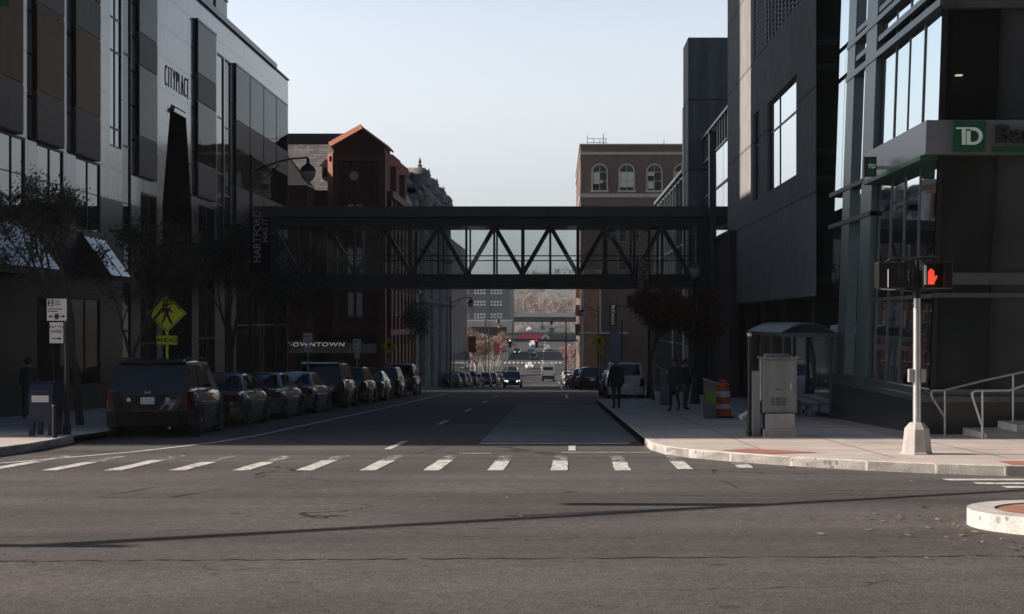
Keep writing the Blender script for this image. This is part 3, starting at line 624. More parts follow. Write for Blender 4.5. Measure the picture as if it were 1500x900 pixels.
# ------------------------------------------------------------------ red brick gabled house
def red_house():
    t = thing('gabled_brick_house', (-18, 110, gz(100)), 'red brick house with terracotta gable and slate mansard roof behind the walkway', 'building')
    Yf = 100.0; zb = -6; EV = 13.0
    mp = wmap('y-', Yf); ms = wmap('x+', -12.0)
    w = MB(); w.box(-32, -12, Yf, 121, zb, EV-2.2); w.build('wall', M['redbrick'], t)
    # gable front stands forward of the wall
    g = MB(); g.prism([(-15.55, Yf-.8, zb), (-12.0, Yf-.8, zb), (-12.0, Yf-.8, 13.98), (-13.5, Yf-.8, 15.1), (-15.55, Yf-.8, 13.98)], (0, 3.5, 0)); gb = g.build('gable_front', M['redbrick'], t)
    cp = MB()
    for p, q in (((-15.75, 13.75), (-13.5, 15.02)), ((-11.8, 13.75), (-13.5, 15.02))):
        d = Vector((q[0]-p[0], 0, q[1]-p[1])).normalized(); n = Vector((-d.z, 0, d.x))*.2 if p[0] < -13.6 else Vector((d.z, 0, -d.x))*.2
        P, Q = Vector((p[0], Yf-1.15, p[1])), Vector((q[0], Yf-1.15, q[1])); bk = Vector((0, .75, 0)); k_ = n*(2.3 if p[0] < -13.6 else .7); cp.add([P, Q, P+bk+k_, Q+bk+k_, P+bk*5, Q+bk*5, P+bk*5+k_, Q+bk*5+k_], [(0, 1, 3, 2), (2, 3, 7, 6), (0, 4, 5, 1), (0, 2, 6, 4), (1, 5, 7, 3), (4, 6, 7, 5)])
    cp.build('gable_coping', M['terracotta'], gb)
    tc_ = MB(); tc_.prism([(-15.96, Yf-.72, 4), (-15.56, Yf-1.12, 4), (-15.55, Yf-1.09, 4), (-15.93, Yf-.7, 4)], (0, 0, 9.3)); tc_.build('painted_sun_edge', M['terracotta'], gb)  # brighter copy of the pilaster's terracotta, painting sun onto its chamfer
    tr = MB(); tr.prism([(-15.95, Yf-.7, zb), (-15.55, Yf-1.1, zb), (-15.2, Yf-1.1, zb), (-15.2, Yf-.3, zb), (-15.95, Yf-.3, zb)], (0, 0, 13.3-zb)); tr.box(-12.35, -11.9, Yf-1.0, Yf-.3, zb, 13.3); tr.box(-15.8, -11.9, Yf-1.05, Yf-.7, 12.75, 13.1)
    for x in (-14.7, -13.95, -13.2, -12.75): tr.box(x, x+.14, Yf-.9, Yf-.8, 9.8, 12.75)
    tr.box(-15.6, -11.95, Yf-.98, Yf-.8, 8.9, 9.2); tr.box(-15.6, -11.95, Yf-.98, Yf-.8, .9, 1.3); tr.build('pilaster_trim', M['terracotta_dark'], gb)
    ov = MB(); ov.lathe([(.0, 0), (.32, 0), (.32, .12), (.22, .16), (0, .16)], (-14.1, Yf-.96, 11.75), 14, ax='y'); ov.build('round_stone_ornament', M['stone'], gb)
    mg = wmap('y-', Yf-.8)
    for z0, z1 in ((1.85, 3.65), (4.9, 6.8), (9.2, 9.75)):
        for x0 in (-14.55, -13.95): window(t, mg, x0, x0+.42, z0, z1, M['dglass'], M['stone'], 2, 4 if z1-z0 > 1 else 1, fw=.04, bars=.025, curtain=[(.1, .9, .06, .95)], name='sash_window')
    # slate mansard with a flat dark top
    rf = MB(); rf.add([(-32, Yf-.1, 10.8), (-15.5, Yf-.1, 10.8), (-15.5, Yf+2.3, 14.4), (-30, Yf+2.3, 14.4)], [(0, 1, 2, 3)])
    rf.add([(-11.9, Yf+2, 10.8), (-11.9, 121, 10.8), (-13.5, 121, 14.2), (-13.5, Yf+2, 14.2)], [(0, 1, 2, 3)])
    rf.add([(-15.5, Yf-.1, 10.8), (-11.9, Yf+2, 10.8), (-13.5, Yf+2.3, 14.2), (-15.5, Yf+2.3, 14.4)], [(0, 1, 2, 3)])
    rf.build('mansard_roof', M['slate'], t)
    tp = MB(); tp.box(-30, -13.4, Yf+2.25, 121, 14.1, 14.5); tp.box(-24, -14.8, Yf+9, 119, 14.5, 16.0); tp.build('flat_roof', M['darkroof'], t)
    # dark hipped roof of the wing next to the granite block
    hp = MB(); hp.add([(-26, Yf-3.2, 10.9), (-16.9, Yf-3.2, 10.9), (-19.7, Yf-.3, 14.3), (-26, Yf-.3, 14.3), (-16.9, Yf-.12, 10.9), (-19.7, Yf-.12, 14.3)], [(0, 1, 2, 3), (1, 4, 5, 2)]); hp.build('wing_roof', M['darkroof'], t)
    wg = MB(); wg.box(-26, -17, Yf-3, Yf, zb, 10.9); wg.build('wing_wall', M['redbrick'], t)
    dm = MB(); dm.box(-16.45, -15.95, Yf-.25, Yf+1.2, 11.6, 12.5); dm.prism([(-16.6, Yf-.3, 12.5), (-15.8, Yf-.3, 12.5), (-16.2, Yf-.3, 13.0)], (0, 1.5, 0)); d1 = dm.build('dormer', M['stone'], t)
    window(d1, wmap('y-', Yf-.26), -16.38, -16.02, 11.7, 12.4, M['dglass'], M['stone'], 1, 1, fw=.03, name='dormer_window')
    for y, s in ((104.8, 1.0), (110.5, .8)):
        d = MB(); d.box(-13.2, -11.7, y-1*s, y+1*s, 10.9, 12.9); b = d.build('street_dormer', M['redbrick'], t)
        e = MB(); e.loft([[(-12.3+q*math.cos(a)*.95, y+q*math.sin(a)*1.3*s, zz) for a in (0, PI/2, PI, 1.5*PI)] for q, zz in ((1, 12.903), (1, 13.0), (.82, 13.45), (.25, 13.9))]); e.build('dormer_roof', M['terracotta'], b)
    pl = MB()
    for y in (102, 104.5, 107, 109.5, 112, 114.5, 117, 119.5): wbox(pl, ms, y, y+.5, zb, 10.7, 0, .18)
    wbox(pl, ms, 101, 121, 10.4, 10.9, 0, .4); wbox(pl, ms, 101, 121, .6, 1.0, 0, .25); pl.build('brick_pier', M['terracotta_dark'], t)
    for k in range(7):
        for z in (-2, 2, 5.6, 8.2): window(t, ms, 102.8+2.5*k, 104.2+2.5*k, z, z+1.8, M['dglass'], M['stone'], 1, 2, fw=.07)
    # shop front under a dark blue awning
    aw = MB(); aw.prism([(-20.2, Yf-3.05, .55), (-20.2, Yf-4.0, -.55), (-20.2, Yf-3.05, -.55)], (8.0, 0, 0)); a = aw.build('shop_awning', M['navy'], t)
    tx = MB(); Mt = Matrix.Translation((-16.35, Yf-3.56, .02)) @ Matrix.Rotation(R(49), 4, 'X'); text_mb(tx, 'DOWNTOWN', .5, Mt, .01, .004, spacing=1.15, sx=1.12); tx.build('awning_lettering', M['bannertxt'], a)
    lg = MB(); lg.lathe([(0, 0), (.2, .01), (0, .02)], (0, 0, 0), 4); lg.xform(Matrix.Translation((-19.7, Yf-3.6, .0)) @ Matrix.Rotation(R(49), 4, 'X')); lg.build('awning_emblem', M['lettering'], a)
    for x in (-19.5, -17.8, -15.4, -13.9): window(t, wmap('y-', Yf-3.0) if x < -17.2 else mp, x, x+1.3, -2.9, -.75, M['dglass'], M['black'], 1, 1, name='shop_window')
red_house()
def ornate():
    t = thing('ornate_stone_house', (-16, 138, gz(138)), 'grey carved stone house with bulging bays and finials beyond the brick gable', 'building')
    ms = wmap('x+', -12.0); zb = -8
    w = MB(); w.box(-34, -12, 121.2, 153, zb, 13); w.build('wall', M['greystone'], t)
    c = MB(); c.box(-34, -11.4, 121.2, 153, 13, 13.35); c.box(-34, -11.7, 121.2, 153, 12.5, 13); c.box(-34, -11.75, 121.2, 153, 4, 4.3)
    for k in range(26): wbox(c, ms, 121.6+1.22*k, 121.95+1.22*k, 12.1, 12.5, 0, .4)
    c.build('cornice', M['greystone'], t)
    r = MB(); r.add([(-12.2, 121.2, 13.35), (-12.2, 153, 13.35), (-14, 153, 15.4), (-14, 121.2, 15.4), (-34, 121.2, 15.4), (-34, 153, 15.4)], [(0, 1, 2, 3), (3, 2, 5, 4)]); r.build('mansard_roof', M['darkroof'], t)
    e = MB(); e.add([(-12.2, 121.2, 13.35), (-14, 121.2, 15.4), (-34, 121.2, 15.4), (-34, 121.2, 13.35)], [(0, 1, 2, 3)]); e.build('roof_end', M['slate'], t)
    for y in (125, 133.7, 142.8, 151.3):
        b = MB(); prof = [(.9, zb), (.9, 3), (1.15, 3.3), (.85, 3.7), (.85, 7.6), (1.1, 7.9), (.8, 8.3), (.8, 11.4), (1.2, 12.0), (1.25, 12.5), (1.0, 12.7), (.9, 13.3), (1.15, 13.5), (1.1, 13.8), (.95, 14.2), (1.0, 14.5), (.7, 14.9), (.3, 15.1), (0.1, 15.2)]
        b.lathe(prof, (-12.0, y, 0), 10); v = b.build('oriel_bay', M['greystone'], t, smooth=35)
        f = MB(); f.lathe([(.1, 15.15), (.25, 15.3), (.08, 15.45), (.16, 15.6), (.02, 16.0)], (-12.0, y, 0), 8); f.build('finial', M['greystone'], v, smooth=40)
    for k in range(9):
        for z in (-2.6, 1, 4.8, 8.4): window(t, ms, 122.3+3.5*k, 123.4+3.5*k, z, z+2, M['dglass'], M['stone'], 1, 2, fw=.1)
    for y in (128.5, 138, 147): d = MB(); d.box(-13.6, -11.9, y-.7, y+.7, 13.35, 14.6); d.prism([(-13.6, y-.9, 14.6), (-13.6, y+.9, 14.6), (-13.6, y, 15.5)], (1.8, 0, 0)); d.build('roof_dormer', M['stone'], t)
ornate()
def grey_low():
    t = thing('ribbed_grey_building', (-18, 170, gz(170)), 'low light grey building with upright ribs on the left of the street below the walkway', 'building')
    w = MB(); w.box(-34, -12, 153.3, 189, -12, 10.9); w.build('wall', M['greypanel'], t)
    r = MB()
    for k in range(16): r.box(-12, -11.75, 154+2.2*k, 154.35+2.2*k, -8, 10.9)
    for k in range(9): r.box(-33+2.3*k, -32.7+2.3*k, 153.05, 153.3, -8, 10.9)
    r.build('rib', M['stone'], t)
    s = MB(); s.box(-12, -11.6, 154, 189, -7.5, -2.2); s.build('shop_front', M['dglass'], t)
grey_low()
def office():
    t = thing('slate_blue_office', (-20, 410, gz(410)), 'slate blue office block with rows of pale windows at the end of the street', 'building')
    Y = 400.0; w = MB(); w.box(-60, X(747, Y), Y, Y+40, -8, Z(405, Y)); w.build('wall', M['officewall'], t)
    mp = wmap('y-', Y)
    pl = MB(); wbox(pl, mp, X(736, Y), X(747, Y), -6, Z(405, Y), 0.003, .5)
    for u in (676, 690.5, 715): wbox(pl, mp, X(u, Y), X(u+2, Y), -6, Z(405, Y), 0.003, .3)
    pl.build('pier', M['officewall'], t)
    for v0 in (413, 423, 440, 458.5):
        for a, b in ((655, 673), (679, 688), (693.5, 712), (718, 736)):
            window(t, mp, X(a, Y), X(b, Y), Z(v0+9, Y), Z(v0, Y), M['signwhite'], M['officewall'], 4, 2, fw=.15, bars=.3)
office()
def pale_low():
    t = thing('white_deck_building', (-20, 330, gz(330)), 'low building with a white roof edge in front of the slate blue office block', 'building')
    Y = 330.0; w = MB(); w.box(-45, X(744, Y), Y, Y+30, -10, Z(471, Y)); w.build('wall', M['stone'], t)
    r = MB(); r.box(-45.2, X(745, Y), Y-.5, Y+30, Z(471, Y), Z(468.5, Y)); r.build('roof_edge', M['whitewall'], t)
    d = MB(); d.box(-44, X(742, Y), Y-.2, Y-.003, Z(497, Y), Z(479, Y)); d.build('window_band', M['dglass'], t)
pale_low()

# ------------------------------------------------------------------ glazed walkway over the street
def walkway():
    t = thing('glazed_walkway_bridge', (-3.5, 77, 3), 'dark steel and glass pedestrian bridge with W trusses spanning the street', 'bridge')
    Y0, Y1 = 75.0, 78.5; x0, x1 = -16.4, 8.15
    z = lambda v: Z(v, Y0)
    a = MB(); a.box(x0, 9.6, Y0-.25, Y1+.25, z(318), z(303)); a.build('roof_fascia', M['fascia'], t)
    b = MB(); b.box(x0, 9.6, Y0-.02, Y1+.02, z(331), z(318)-.003); b.build('top_beam', M['steel'], t)
    c = MB(); c.box(x0, x1, Y0-.1, Y1+.1, z(422), z(402)); c.build('floor_beam', M['steel'], t)
    for k in range(9): x = -15.2+2.95*k; jn = MB(); jn.box(x, x+.03, Y0-.26, Y0-.248, z(318), z(303)); jn.build('cladding_joint', M['black'], t)
    zt, zl = z(331), z(402)
    for k in range(-9, 8):                               # W truss
        xb = -1.8+1.476*k; xt = xb+1.476
        lo, hi = (xb, xt) if k % 2 == 0 else (xt, xb)
        if min(xb, xt) < x0 or max(xb, xt) > x1: continue
        d = MB(); d.prism([(lo-.13, Y0+.35, zl), (lo+.13, Y0+.35, zl), (hi+.13, Y0+.35, zt), (hi-.13, Y0+.35, zt)], (0, .22, 0)); d.build('truss_diagonal', M['steel'], t)
    for k in range(-10, 8):
        x = -1.8+1.476*k
        if x0 < x < x1: m = MB(); m2 = MB(); m.box(x-.06, x+.06, Y0-.02, Y0+.08, zl, zt); m2.box(x-.05, x+.05, Y1-.08, Y1+.02, zl, zt); m.build('front_mullion', M['steel'], t); m2.build('rear_mullion', M['steel'], t)
    h = MB(); h.box(x0, x1, Y0+.02, Y0+.08, z(375)-.03, z(375)+.03); h.box(x0, x1, Y1-.1, Y1-.04, z(378)-.03, z(378)+.03); h.build('handrail', M['steel'], t)
    g = MB(); g.poly([(x0, Y0, zl), (x1, Y0, zl), (x1, Y0, zt), (x0, Y0, zt)]); g.build('front_glazing', M['bridge_glass'], t, fixn=False)
    g = MB(); g.poly([(x0, Y1, zl), (x1, Y1, zl), (x1, Y1, zt), (x0, Y1, zt)]); g.build('rear_glazing', M['bridge_glass'], t, fixn=False)
    for xx in (-16.2, -15.6): pass
    p = MB(); p.box(7.35, 8.1, Y0-.3, Y0+.3, -3, z(331)); p.build('end_pier', M['steel'], t)
walkway()

# ------------------------------------------------------------------ right side: bank, concrete block, tower, low glass wing
RX = 8.5
def bank():
    K = .035; t = thing('glass_bank_building', (10, 36, gz(33)+.15), 'glass bank building with grey fascia and green logo sign behind the signal pole', 'building')
    def bd(mb, name, m, parent=t, **k): mb.shear(K, 0); return mb.build(name, m, parent, **k)
    Yf = 31.1; Xs = 8.15; TOP = 26; zb = -2
    mp = wmap('x-', Xs); mf = wmap('y-', Yf)
    core = MB(); core.box(Xs+.32, 40, Yf+.32, 43, -.1, TOP); bd(core, 'inner_shell', M['darkvoid'])
    pb = MB(); pb.box(Xs-.28, 40, Yf-.45, 43.1, zb, -.14); pb.build('plinth', M['plinth'], t)
    si = MB(); si.box(Xs-.3, 40, Yf-.48, 43.1, -.14, -.02); si.box(Xs-.12, 40, Yf-.2, 43.1, -.02, .12); bd(si, 'sill_rail', M['mullion'])
    # side glazing: big panes between two clad columns
    def pane(s0, s1, z0, z1, m, name='pane', n=1, base=mp, d=0):
        w = MB()
        for i in range(n):
            a = s0+(s1-s0)*i/n; b = s0+(s1-s0)*(i+1)/n; q = rng.uniform(-.012, .012)
            w.poly([base(a+.015, z0, d+q), base(b-.015, z0, d-q), base(b-.015, z1, d-q), base(a+.015, z1, d+q)])
        return bd(w, name, m, fixn=False)
    yA, yB = 30.95, Ywall(1290, 8.35); c2a, c2b = Ywall(1283, 8.3), Ywall(1264, 8.3); c1a, c1b = Ywall(1251, 8.3), Ywall(1240, 8.3); yE = Ywall(1221, 8.3)
    for z0, z1 in ((9.75, 13.2), (13.6, 18), (18.4, 24)): pane(yA+.15, yB, z0, z1, M['tdglass'], n=4)
    pane(yA+.15, yB, 5.9, 8.42, M['tdglass'], n=4); pane(yA+.15, yB, .12, 5.2, M['dglass'], n=4); pane(yA+.15, yB, 9.0, 9.35, M['tdglass'], n=4)
    for z0, z1 in ((.12, 4.3), (4.9, 5.3)): pane(c1b, yE, z0, z1, M['dglass'] if z0 < 1 else M['tdglass'])
    for z0, z1 in ((5.45, 8.7), (8.85, 9.6), (9.75, 16), (16.2, 24)): pane(c1b, yE, z0, z1, M['tdglass'], n=2)
    pane(c2b, c1a, .12, TOP, M['dglass']); pane(c2b-.28, c2b, 5.3, 8.4, M['tdglass'], d=.1)
    fr = MB(); wbox(fr, mp, c2a, c2b-.3, -.1, TOP, -.05, .14); bd(fr, 'clad_column', M['tdcol']); fr = MB(); wbox(fr, mp, c1a, c1b, -.1, TOP, -.05, .14); bd(fr, 'clad_column', M['tdcol'])
    fr = MB(); wbox(fr, mp, yB, c2a-.01, -.1, TOP, -.25, -.02); bd(fr, 'dark_reveal', M['steel'])
    for i in range(1, 4):
        ym = yA+.15+(yB-yA-.15)*i/4; fr = MB(); wbox(fr, mp, ym-.022, ym+.022, .12, TOP, -.02, .025); bd(fr, 'thin_mullion', M['mullion'])
    for z0, z1, pr in ((8.43, 8.6, .16), (8.84, 8.98, .12), (9.36, 9.5, .16), (9.6, 9.74, .12), (13.25, 13.55, .2), (18.05, 18.35, .2)):
        h = MB(); wbox(h, mp, yA-.25, c1b+.05, z0, z1, -.02, pr); h.box(Xs-pr+.003, 40, Yf-pr, Yf+.02, z0+.002, z1-.002); bd(h, 'steel_channel', M['mullion'])
    h = MB(); wbox(h, mp, c2a, yE, 5.3, 5.42, -.02, .17); wbox(h, mp, c2a, yE, 4.35, 4.47, -.02, .17); bd(h, 'steel_channel', M['steel'])
    h = MB(); wbox(h, mp, yA, c2a, 2.12, 2.2, 0, .08); h.box(Xs, 40, Yf-.08, Yf, 2.12, 2.22); h.box(Xs+.35, 40, Yf-.1, Yf, 2.4, 2.66); bd(h, 'transom_bar', M['mullion'])
    # front glazing
    for z0, z1 in ((.12, 5.2), (5.9, 8.42), (8.98, 9.36), (9.74, 13.2), (13.6, 18), (18.4, 24)):
        w = MB()
        w.poly([mf(Xs+.12, z0), mf(9.42, z0), mf(9.42, z1), mf(Xs+.12, z1)]); bd(w, 'front_pane', M['lobby_glass'] if z0 == 5.9 else M['dglass'], fixn=False)
        for a, b in ((9.47, 11.3), (11.35, 14), (14.05, 17), (17.05, 22)): w = MB(); w.poly([mf(a, z0), mf(b, z0), mf(b, z1), mf(a, z1)]); bd(w, 'front_pane', M['pale_dark_glass'] if a < 11 else M['dglass'], fixn=False)
    co = MB(); co.box(Xs+.02, Xs+.12, Yf-.04, Yf+.1, -.1, TOP); co.box(9.42, 9.47, Yf-.05, Yf, -.1, TOP); co.box(11.3, 11.35, Yf-.05, Yf, -.1, TOP); bd(co, 'corner_post', M['black'])
    # fascia with logo and lettering
    fz0, fz1 = 5.22, 5.95; f = MB(); f.box(Xs-.36, 30, Yf-.38, Yf+.1, fz0, fz1); f.box(Xs-.36, Xs+.05, Yf+.1, Ywall(1268, 8.0), fz0, fz1)
    fa = bd(f, 'sign_fascia', M['signgrey'])
    e = MB(); e.box(Xs-.4, Xs-.01, Yf-.1, Ywall(1268, 8.0), fz0-.1, fz0-.003); e.box(9.42-K*5.6, 30, Yf-.42, Yf-.383, fz0+.02, fz0+.16); bd(e, 'green_band', M['green'], fa)
    sx = K*5.6
    lg = MB(); lg.box(8.53-sx, 9.25-sx, Yf-.5, Yf-.385, fz0+.03, fz1-.03); lo = bd(lg, 'logo_panel', M['green'], fa, bevel=.01)
    s = MB(); bx, bz = 8.6, 5.40; y = Yf-.515; u = .072                # interlocked T and D, drawn in cells of u
    def cell(pts): s.prism([(bx+px*u, y, bz+pz*u) for px, pz in pts], (0, .014, 0))
    cell([(0, 4.7), (4.3, 4.7), (4.3, 5.2), (0, 5.2)]); cell([(1.75, 0), (2.85, 0), (2.85, 4.7), (1.75, 4.7)])
    cell([(3.15, 0), (4.3, 0), (4.3, 4.15), (3.15, 4.15)])
    n = 10; outer = [(5.2+2.75*math.sin(PI*i/n), 2.6+2.6*math.cos(PI*i/n)) for i in range(n+1)]; inner = [(5.1+1.75*math.sin(PI*i/n), 2.55+1.75*math.cos(PI*i/n)) for i in range(n+1)]
    for i in range(n): cell([outer[i], outer[i+1], inner[i+1], inner[i]])
    cell([(4.3, 4.7), (5.2, 4.7), (5.2, 5.2), (4.3, 5.2)]); cell([(4.3, 4.3), (5.2, 4.3), (5.2, 4.7), (4.3, 4.7)]); cell([(4.3, 0), (5.2, 0), (5.2, .82), (4.3, .82)])
    s.build('logo_letters', M['logowhite'], lo)
    tx = MB(); text_mb(tx, 'Bank', .52, face_cam(9.46, Yf-.45, 5.62), .07, .018, align='LEFT', sx=1.15); tx.build('fascia_lettering', M['signblack'], fa)
    bs = MB(); yb = 34.6; bs.box(7.48, 7.78, yb-.07, yb+.07, 5.12, 5.6); b = bs.build('blade_sign', M['steel'], t, bevel=.01)
    q = MB(); q.box(7.56, 7.75, yb-.078, yb-.071, 5.16, 5.56); q.build('sign_face', M['green'], b); q = MB(); q.box(7.78, 8.0, yb-.03, yb+.03, 5.3, 5.38); q.build('bracket', M['signmetal'], b)
    q = MB(); text_mb(q, 'TD', .14, face_cam(7.655, yb-.085, 5.36), .004, .003); q.build('sign_letters', M['logowhite'], b)
    ll = MB(); ll.box(8.78, 8.92, 31.2, 31.34, 7.0, 7.02); ll.build('ceiling_lamp', M['limeglow'], t)
    # steps up to the door
    st = MB(); g = gz(30)+.15
    st.box(8.75, 14, 28.95, 30.62, g-.2, g+.13); st.box(9.5, 14, 29.35, 30.62, g+.13, g+.28); st.box(10.1, 14, 29.7, 30.62, g+.28, g+.43); st.build('entrance_steps', M['footing'], t, bevel=.01)
bank()
def concrete_block():
    t = thing('concrete_civic_block', (12, 58, gz(58)+.15), 'raw concrete building with tall louvres and square windows overhanging the sidewalk', 'building')
    mp = wmap('x-', RX); Y0, Y1 = 46.6, 70.6; z0, TOP = 2.45, 24
    y = lambda u: Ywall(u, RX)
    ops = [(y(1167), y(1124), 6.8, 10.35), (y(1112), y(1103.5), 6.78, 10.5), (y(1168), y(1122), 12.75, 19), (y(1110), y(1103.5), 12.75, 19)]
    w = MB(); wall_sheet(w, mp, Y0, Y1, z0, TOP, ops, .16); w.poly([mp(Y0, z0), mp(Y1, z0), mp(Y1, z0, -20), mp(Y0, z0, -20)])
    w.poly([mp(Y1, z0), mp(Y1, TOP), mp(Y1, TOP, -20), mp(Y1, z0, -20)]); w.poly([mp(Y0, TOP), mp(Y1, TOP), mp(Y1, TOP, -20), mp(Y0, TOP, -20)])
    w.poly([(RX, Y0, z0), (RX+.02, Y0, z0), (RX+.02, Y0, TOP), (RX, Y0, TOP)]); w.build('wall', M['concrete'], t, fixn=False)
    cr = MB(); cr.box(RX+.5, 30, Y0+.4, Y1-.1, z0+.02, TOP-.1); cr.build('inner_shell', M['darkvoid'], t)
    window(t, mp, *ops[0], M['mglass'], M['black'], fw=.05, d=-.15, bars=.07, sx=[y(1138), y(1162)], zs=[9.15]); window(t, mp, *ops[1], M['mglass'], M['black'], fw=.05, d=-.15, bars=.07, zs=[9.15])
    for o in ops[2:]:
        l = MB(); k = int((o[3]-o[2])/.17)
        for i in range(k): zz = o[2]+.05+.17*i; l.prism([mp(o[0]+.05, zz+.06, -.16), mp(o[0]+.05, zz+.09, -.16), mp(o[0]+.05, zz+.01, -.02), mp(o[0]+.05, zz-.02, -.02)], (0, o[1]-o[0]-.1, 0))
        n = max(1, int((o[1]-o[0])/.8))
        for i in range(n+1): ss = o[0]+(o[1]-o[0]-.08)*i/n; wbox(l, mp, ss, ss+.08, o[2], o[3], -.02, .02)
        l.build('louvre_panel', M['louver'], t)
    # end face towards the bank: dark ribbon glazing
    mf = wmap('y-', Y0+.35); g = MB(); g.poly([mf(RX+.03, -2), mf(14, -2), mf(14, TOP), mf(RX+.03, TOP)]); g.build('end_glazing', M['dglass'], t, fixn=False)
    for zz in (2.9, 6.2, 7.1, 9.9, 10.7): h = MB(); wbox(h, mf, RX+.03, 14, zz, zz+.2, .002, .12); h.build('end_transom', M['steel'], t)
    lw = MB(); lw.box(9.9, 30, 46.9, 72, -4, z0-.003); lw.build('recessed_wall', M['brownwall'], t)
    for yy in (49, 55, 61, 67): c = MB(); c.box(8.9, 9.5, yy, yy+.7, -4, z0-.004); c.build('support_column', M['brownwall'], t, bevel=.02)
    for yy in (51, 57.5, 63.5): window(t, wmap('x-', 9.9), yy, yy+3, -1.4, 1.6, M['dglass'], M['steel'], 3, 1)
concrete_block()
def right_wall():
    t = thing('dark_side_wall', (8.6, 75, gz(75)), 'dark stucco wall with a sloping line of coping under the right end of the walkway', 'wall')
    w = MB(); w.box(8.2, 8.62, 67.2, 83, -4, 5.8); w.build('wall_body', M['brownwall'], t); c = MB(); c.box(8.12, 8.62, 67.2, 83.1, 5.803, 5.92); c.build('coping', M['mullion'], t)
    p = thing('steel_pylon', (8.2, 74, 5), 'tall dark steel pylon standing against the glazed wall above the walkway', 'post'); q = MB(); q.box(7.95, 8.25, 73.7, 74.3, -3, 11.35); q.build('shaft', M['fascia'], p); q = MB(); q.box(7.9, 8.3, 73.65, 74.35, 11.353, 11.45); q.build('cap', M['steel'], p)
    g = thing('glazed_hall', (9, 78, 6), 'glazed hall with large sky-reflecting panes between pylon and concrete block', 'building')
    mp = wmap('x-', 8.75); core = MB(); core.box(8.85, 20, 71, 85, -3, 12.5); core.build('wall', M['steel'], g)
    ys = [71.2, 74.6, 78, 81.4, 84.8]
    for a, b in zip(ys, ys[1:]):
        for z0, z1 in ((4.5, 6.6), (6.7, 8.8), (8.9, 10.9)):
            w = MB(); w.poly([mp(a+.06, z0), mp(b-.06, z0), mp(b-.06, z1), mp(a+.06, z1)]); w.build('pane', M['mglass'], g, fixn=False)
    f = MB()
    for z in (6.6, 8.8, 10.9): wbox(f, mp, 71, 85, z, z+.1, -.05, .06)
    for k in range(13): wbox(f, mp, 71.1+1.15*k, 71.2+1.15*k, 11, 12.4, -.05, .05)
    wbox(f, mp, 71, 85, 12.4, 12.55, -.1, .1); f.build('mullion_grid', M['mullion'], g)
    u = thing('concrete_stair_tower', (9, 88, gz(86)), 'plain square concrete tower rising above the right end of the walkway', 'building')
    w = MB(); w.box(7.9, 22, 85.3, 88.6, -4, Z(55, 85.3)); w.build('shaft', M['concrete2'], u, bevel=.03)
    b = MB(); b.box(7.84, 7.9, 87.6, 88.5, -3, Z(150, 86)); b.build('painted_sun_strip', M['whitewall'], u)  # white slab whose colour stands in for the slim sunlit strip
    s = thing('low_glass_wing', (9, 101, gz(101)), 'low glass wing with slanted mullions between concrete tower and brown brick block', 'building')
    ml = wmap('x-', 8.0); c = MB(); c.box(8.1, 25, 88.7, 114, -5, 11); c.build('wall', M['mullion'], s)
    for k in range(10):
        for j in range(7):
            z0 = -4+2.1*j; a = 88.8+2.52*k; w = MB(); w.poly([ml(a+.06, z0), ml(a+2.4, z0), ml(a+2.4, z0+2), ml(a+.06, z0+2)]); w.build('pane', M['tdglass'] if (k*3+j) % 4 else M['dglass'], s, fixn=False)
    f = MB()
    for k in range(11): wbox(f, ml, 88.7+2.52*k, 88.82+2.52*k, -5, 11, -.05, .12)
    for j in range(8): wbox(f, ml, 88.7, 114, -4.1+2.1*j, -4+2.1*j, -.05, .08)
    wbox(f, ml, 88.6, 114, 10.9, 11.1, -.1, .2); f.build('mullion_grid', M['mullion'], s)
right_wall()
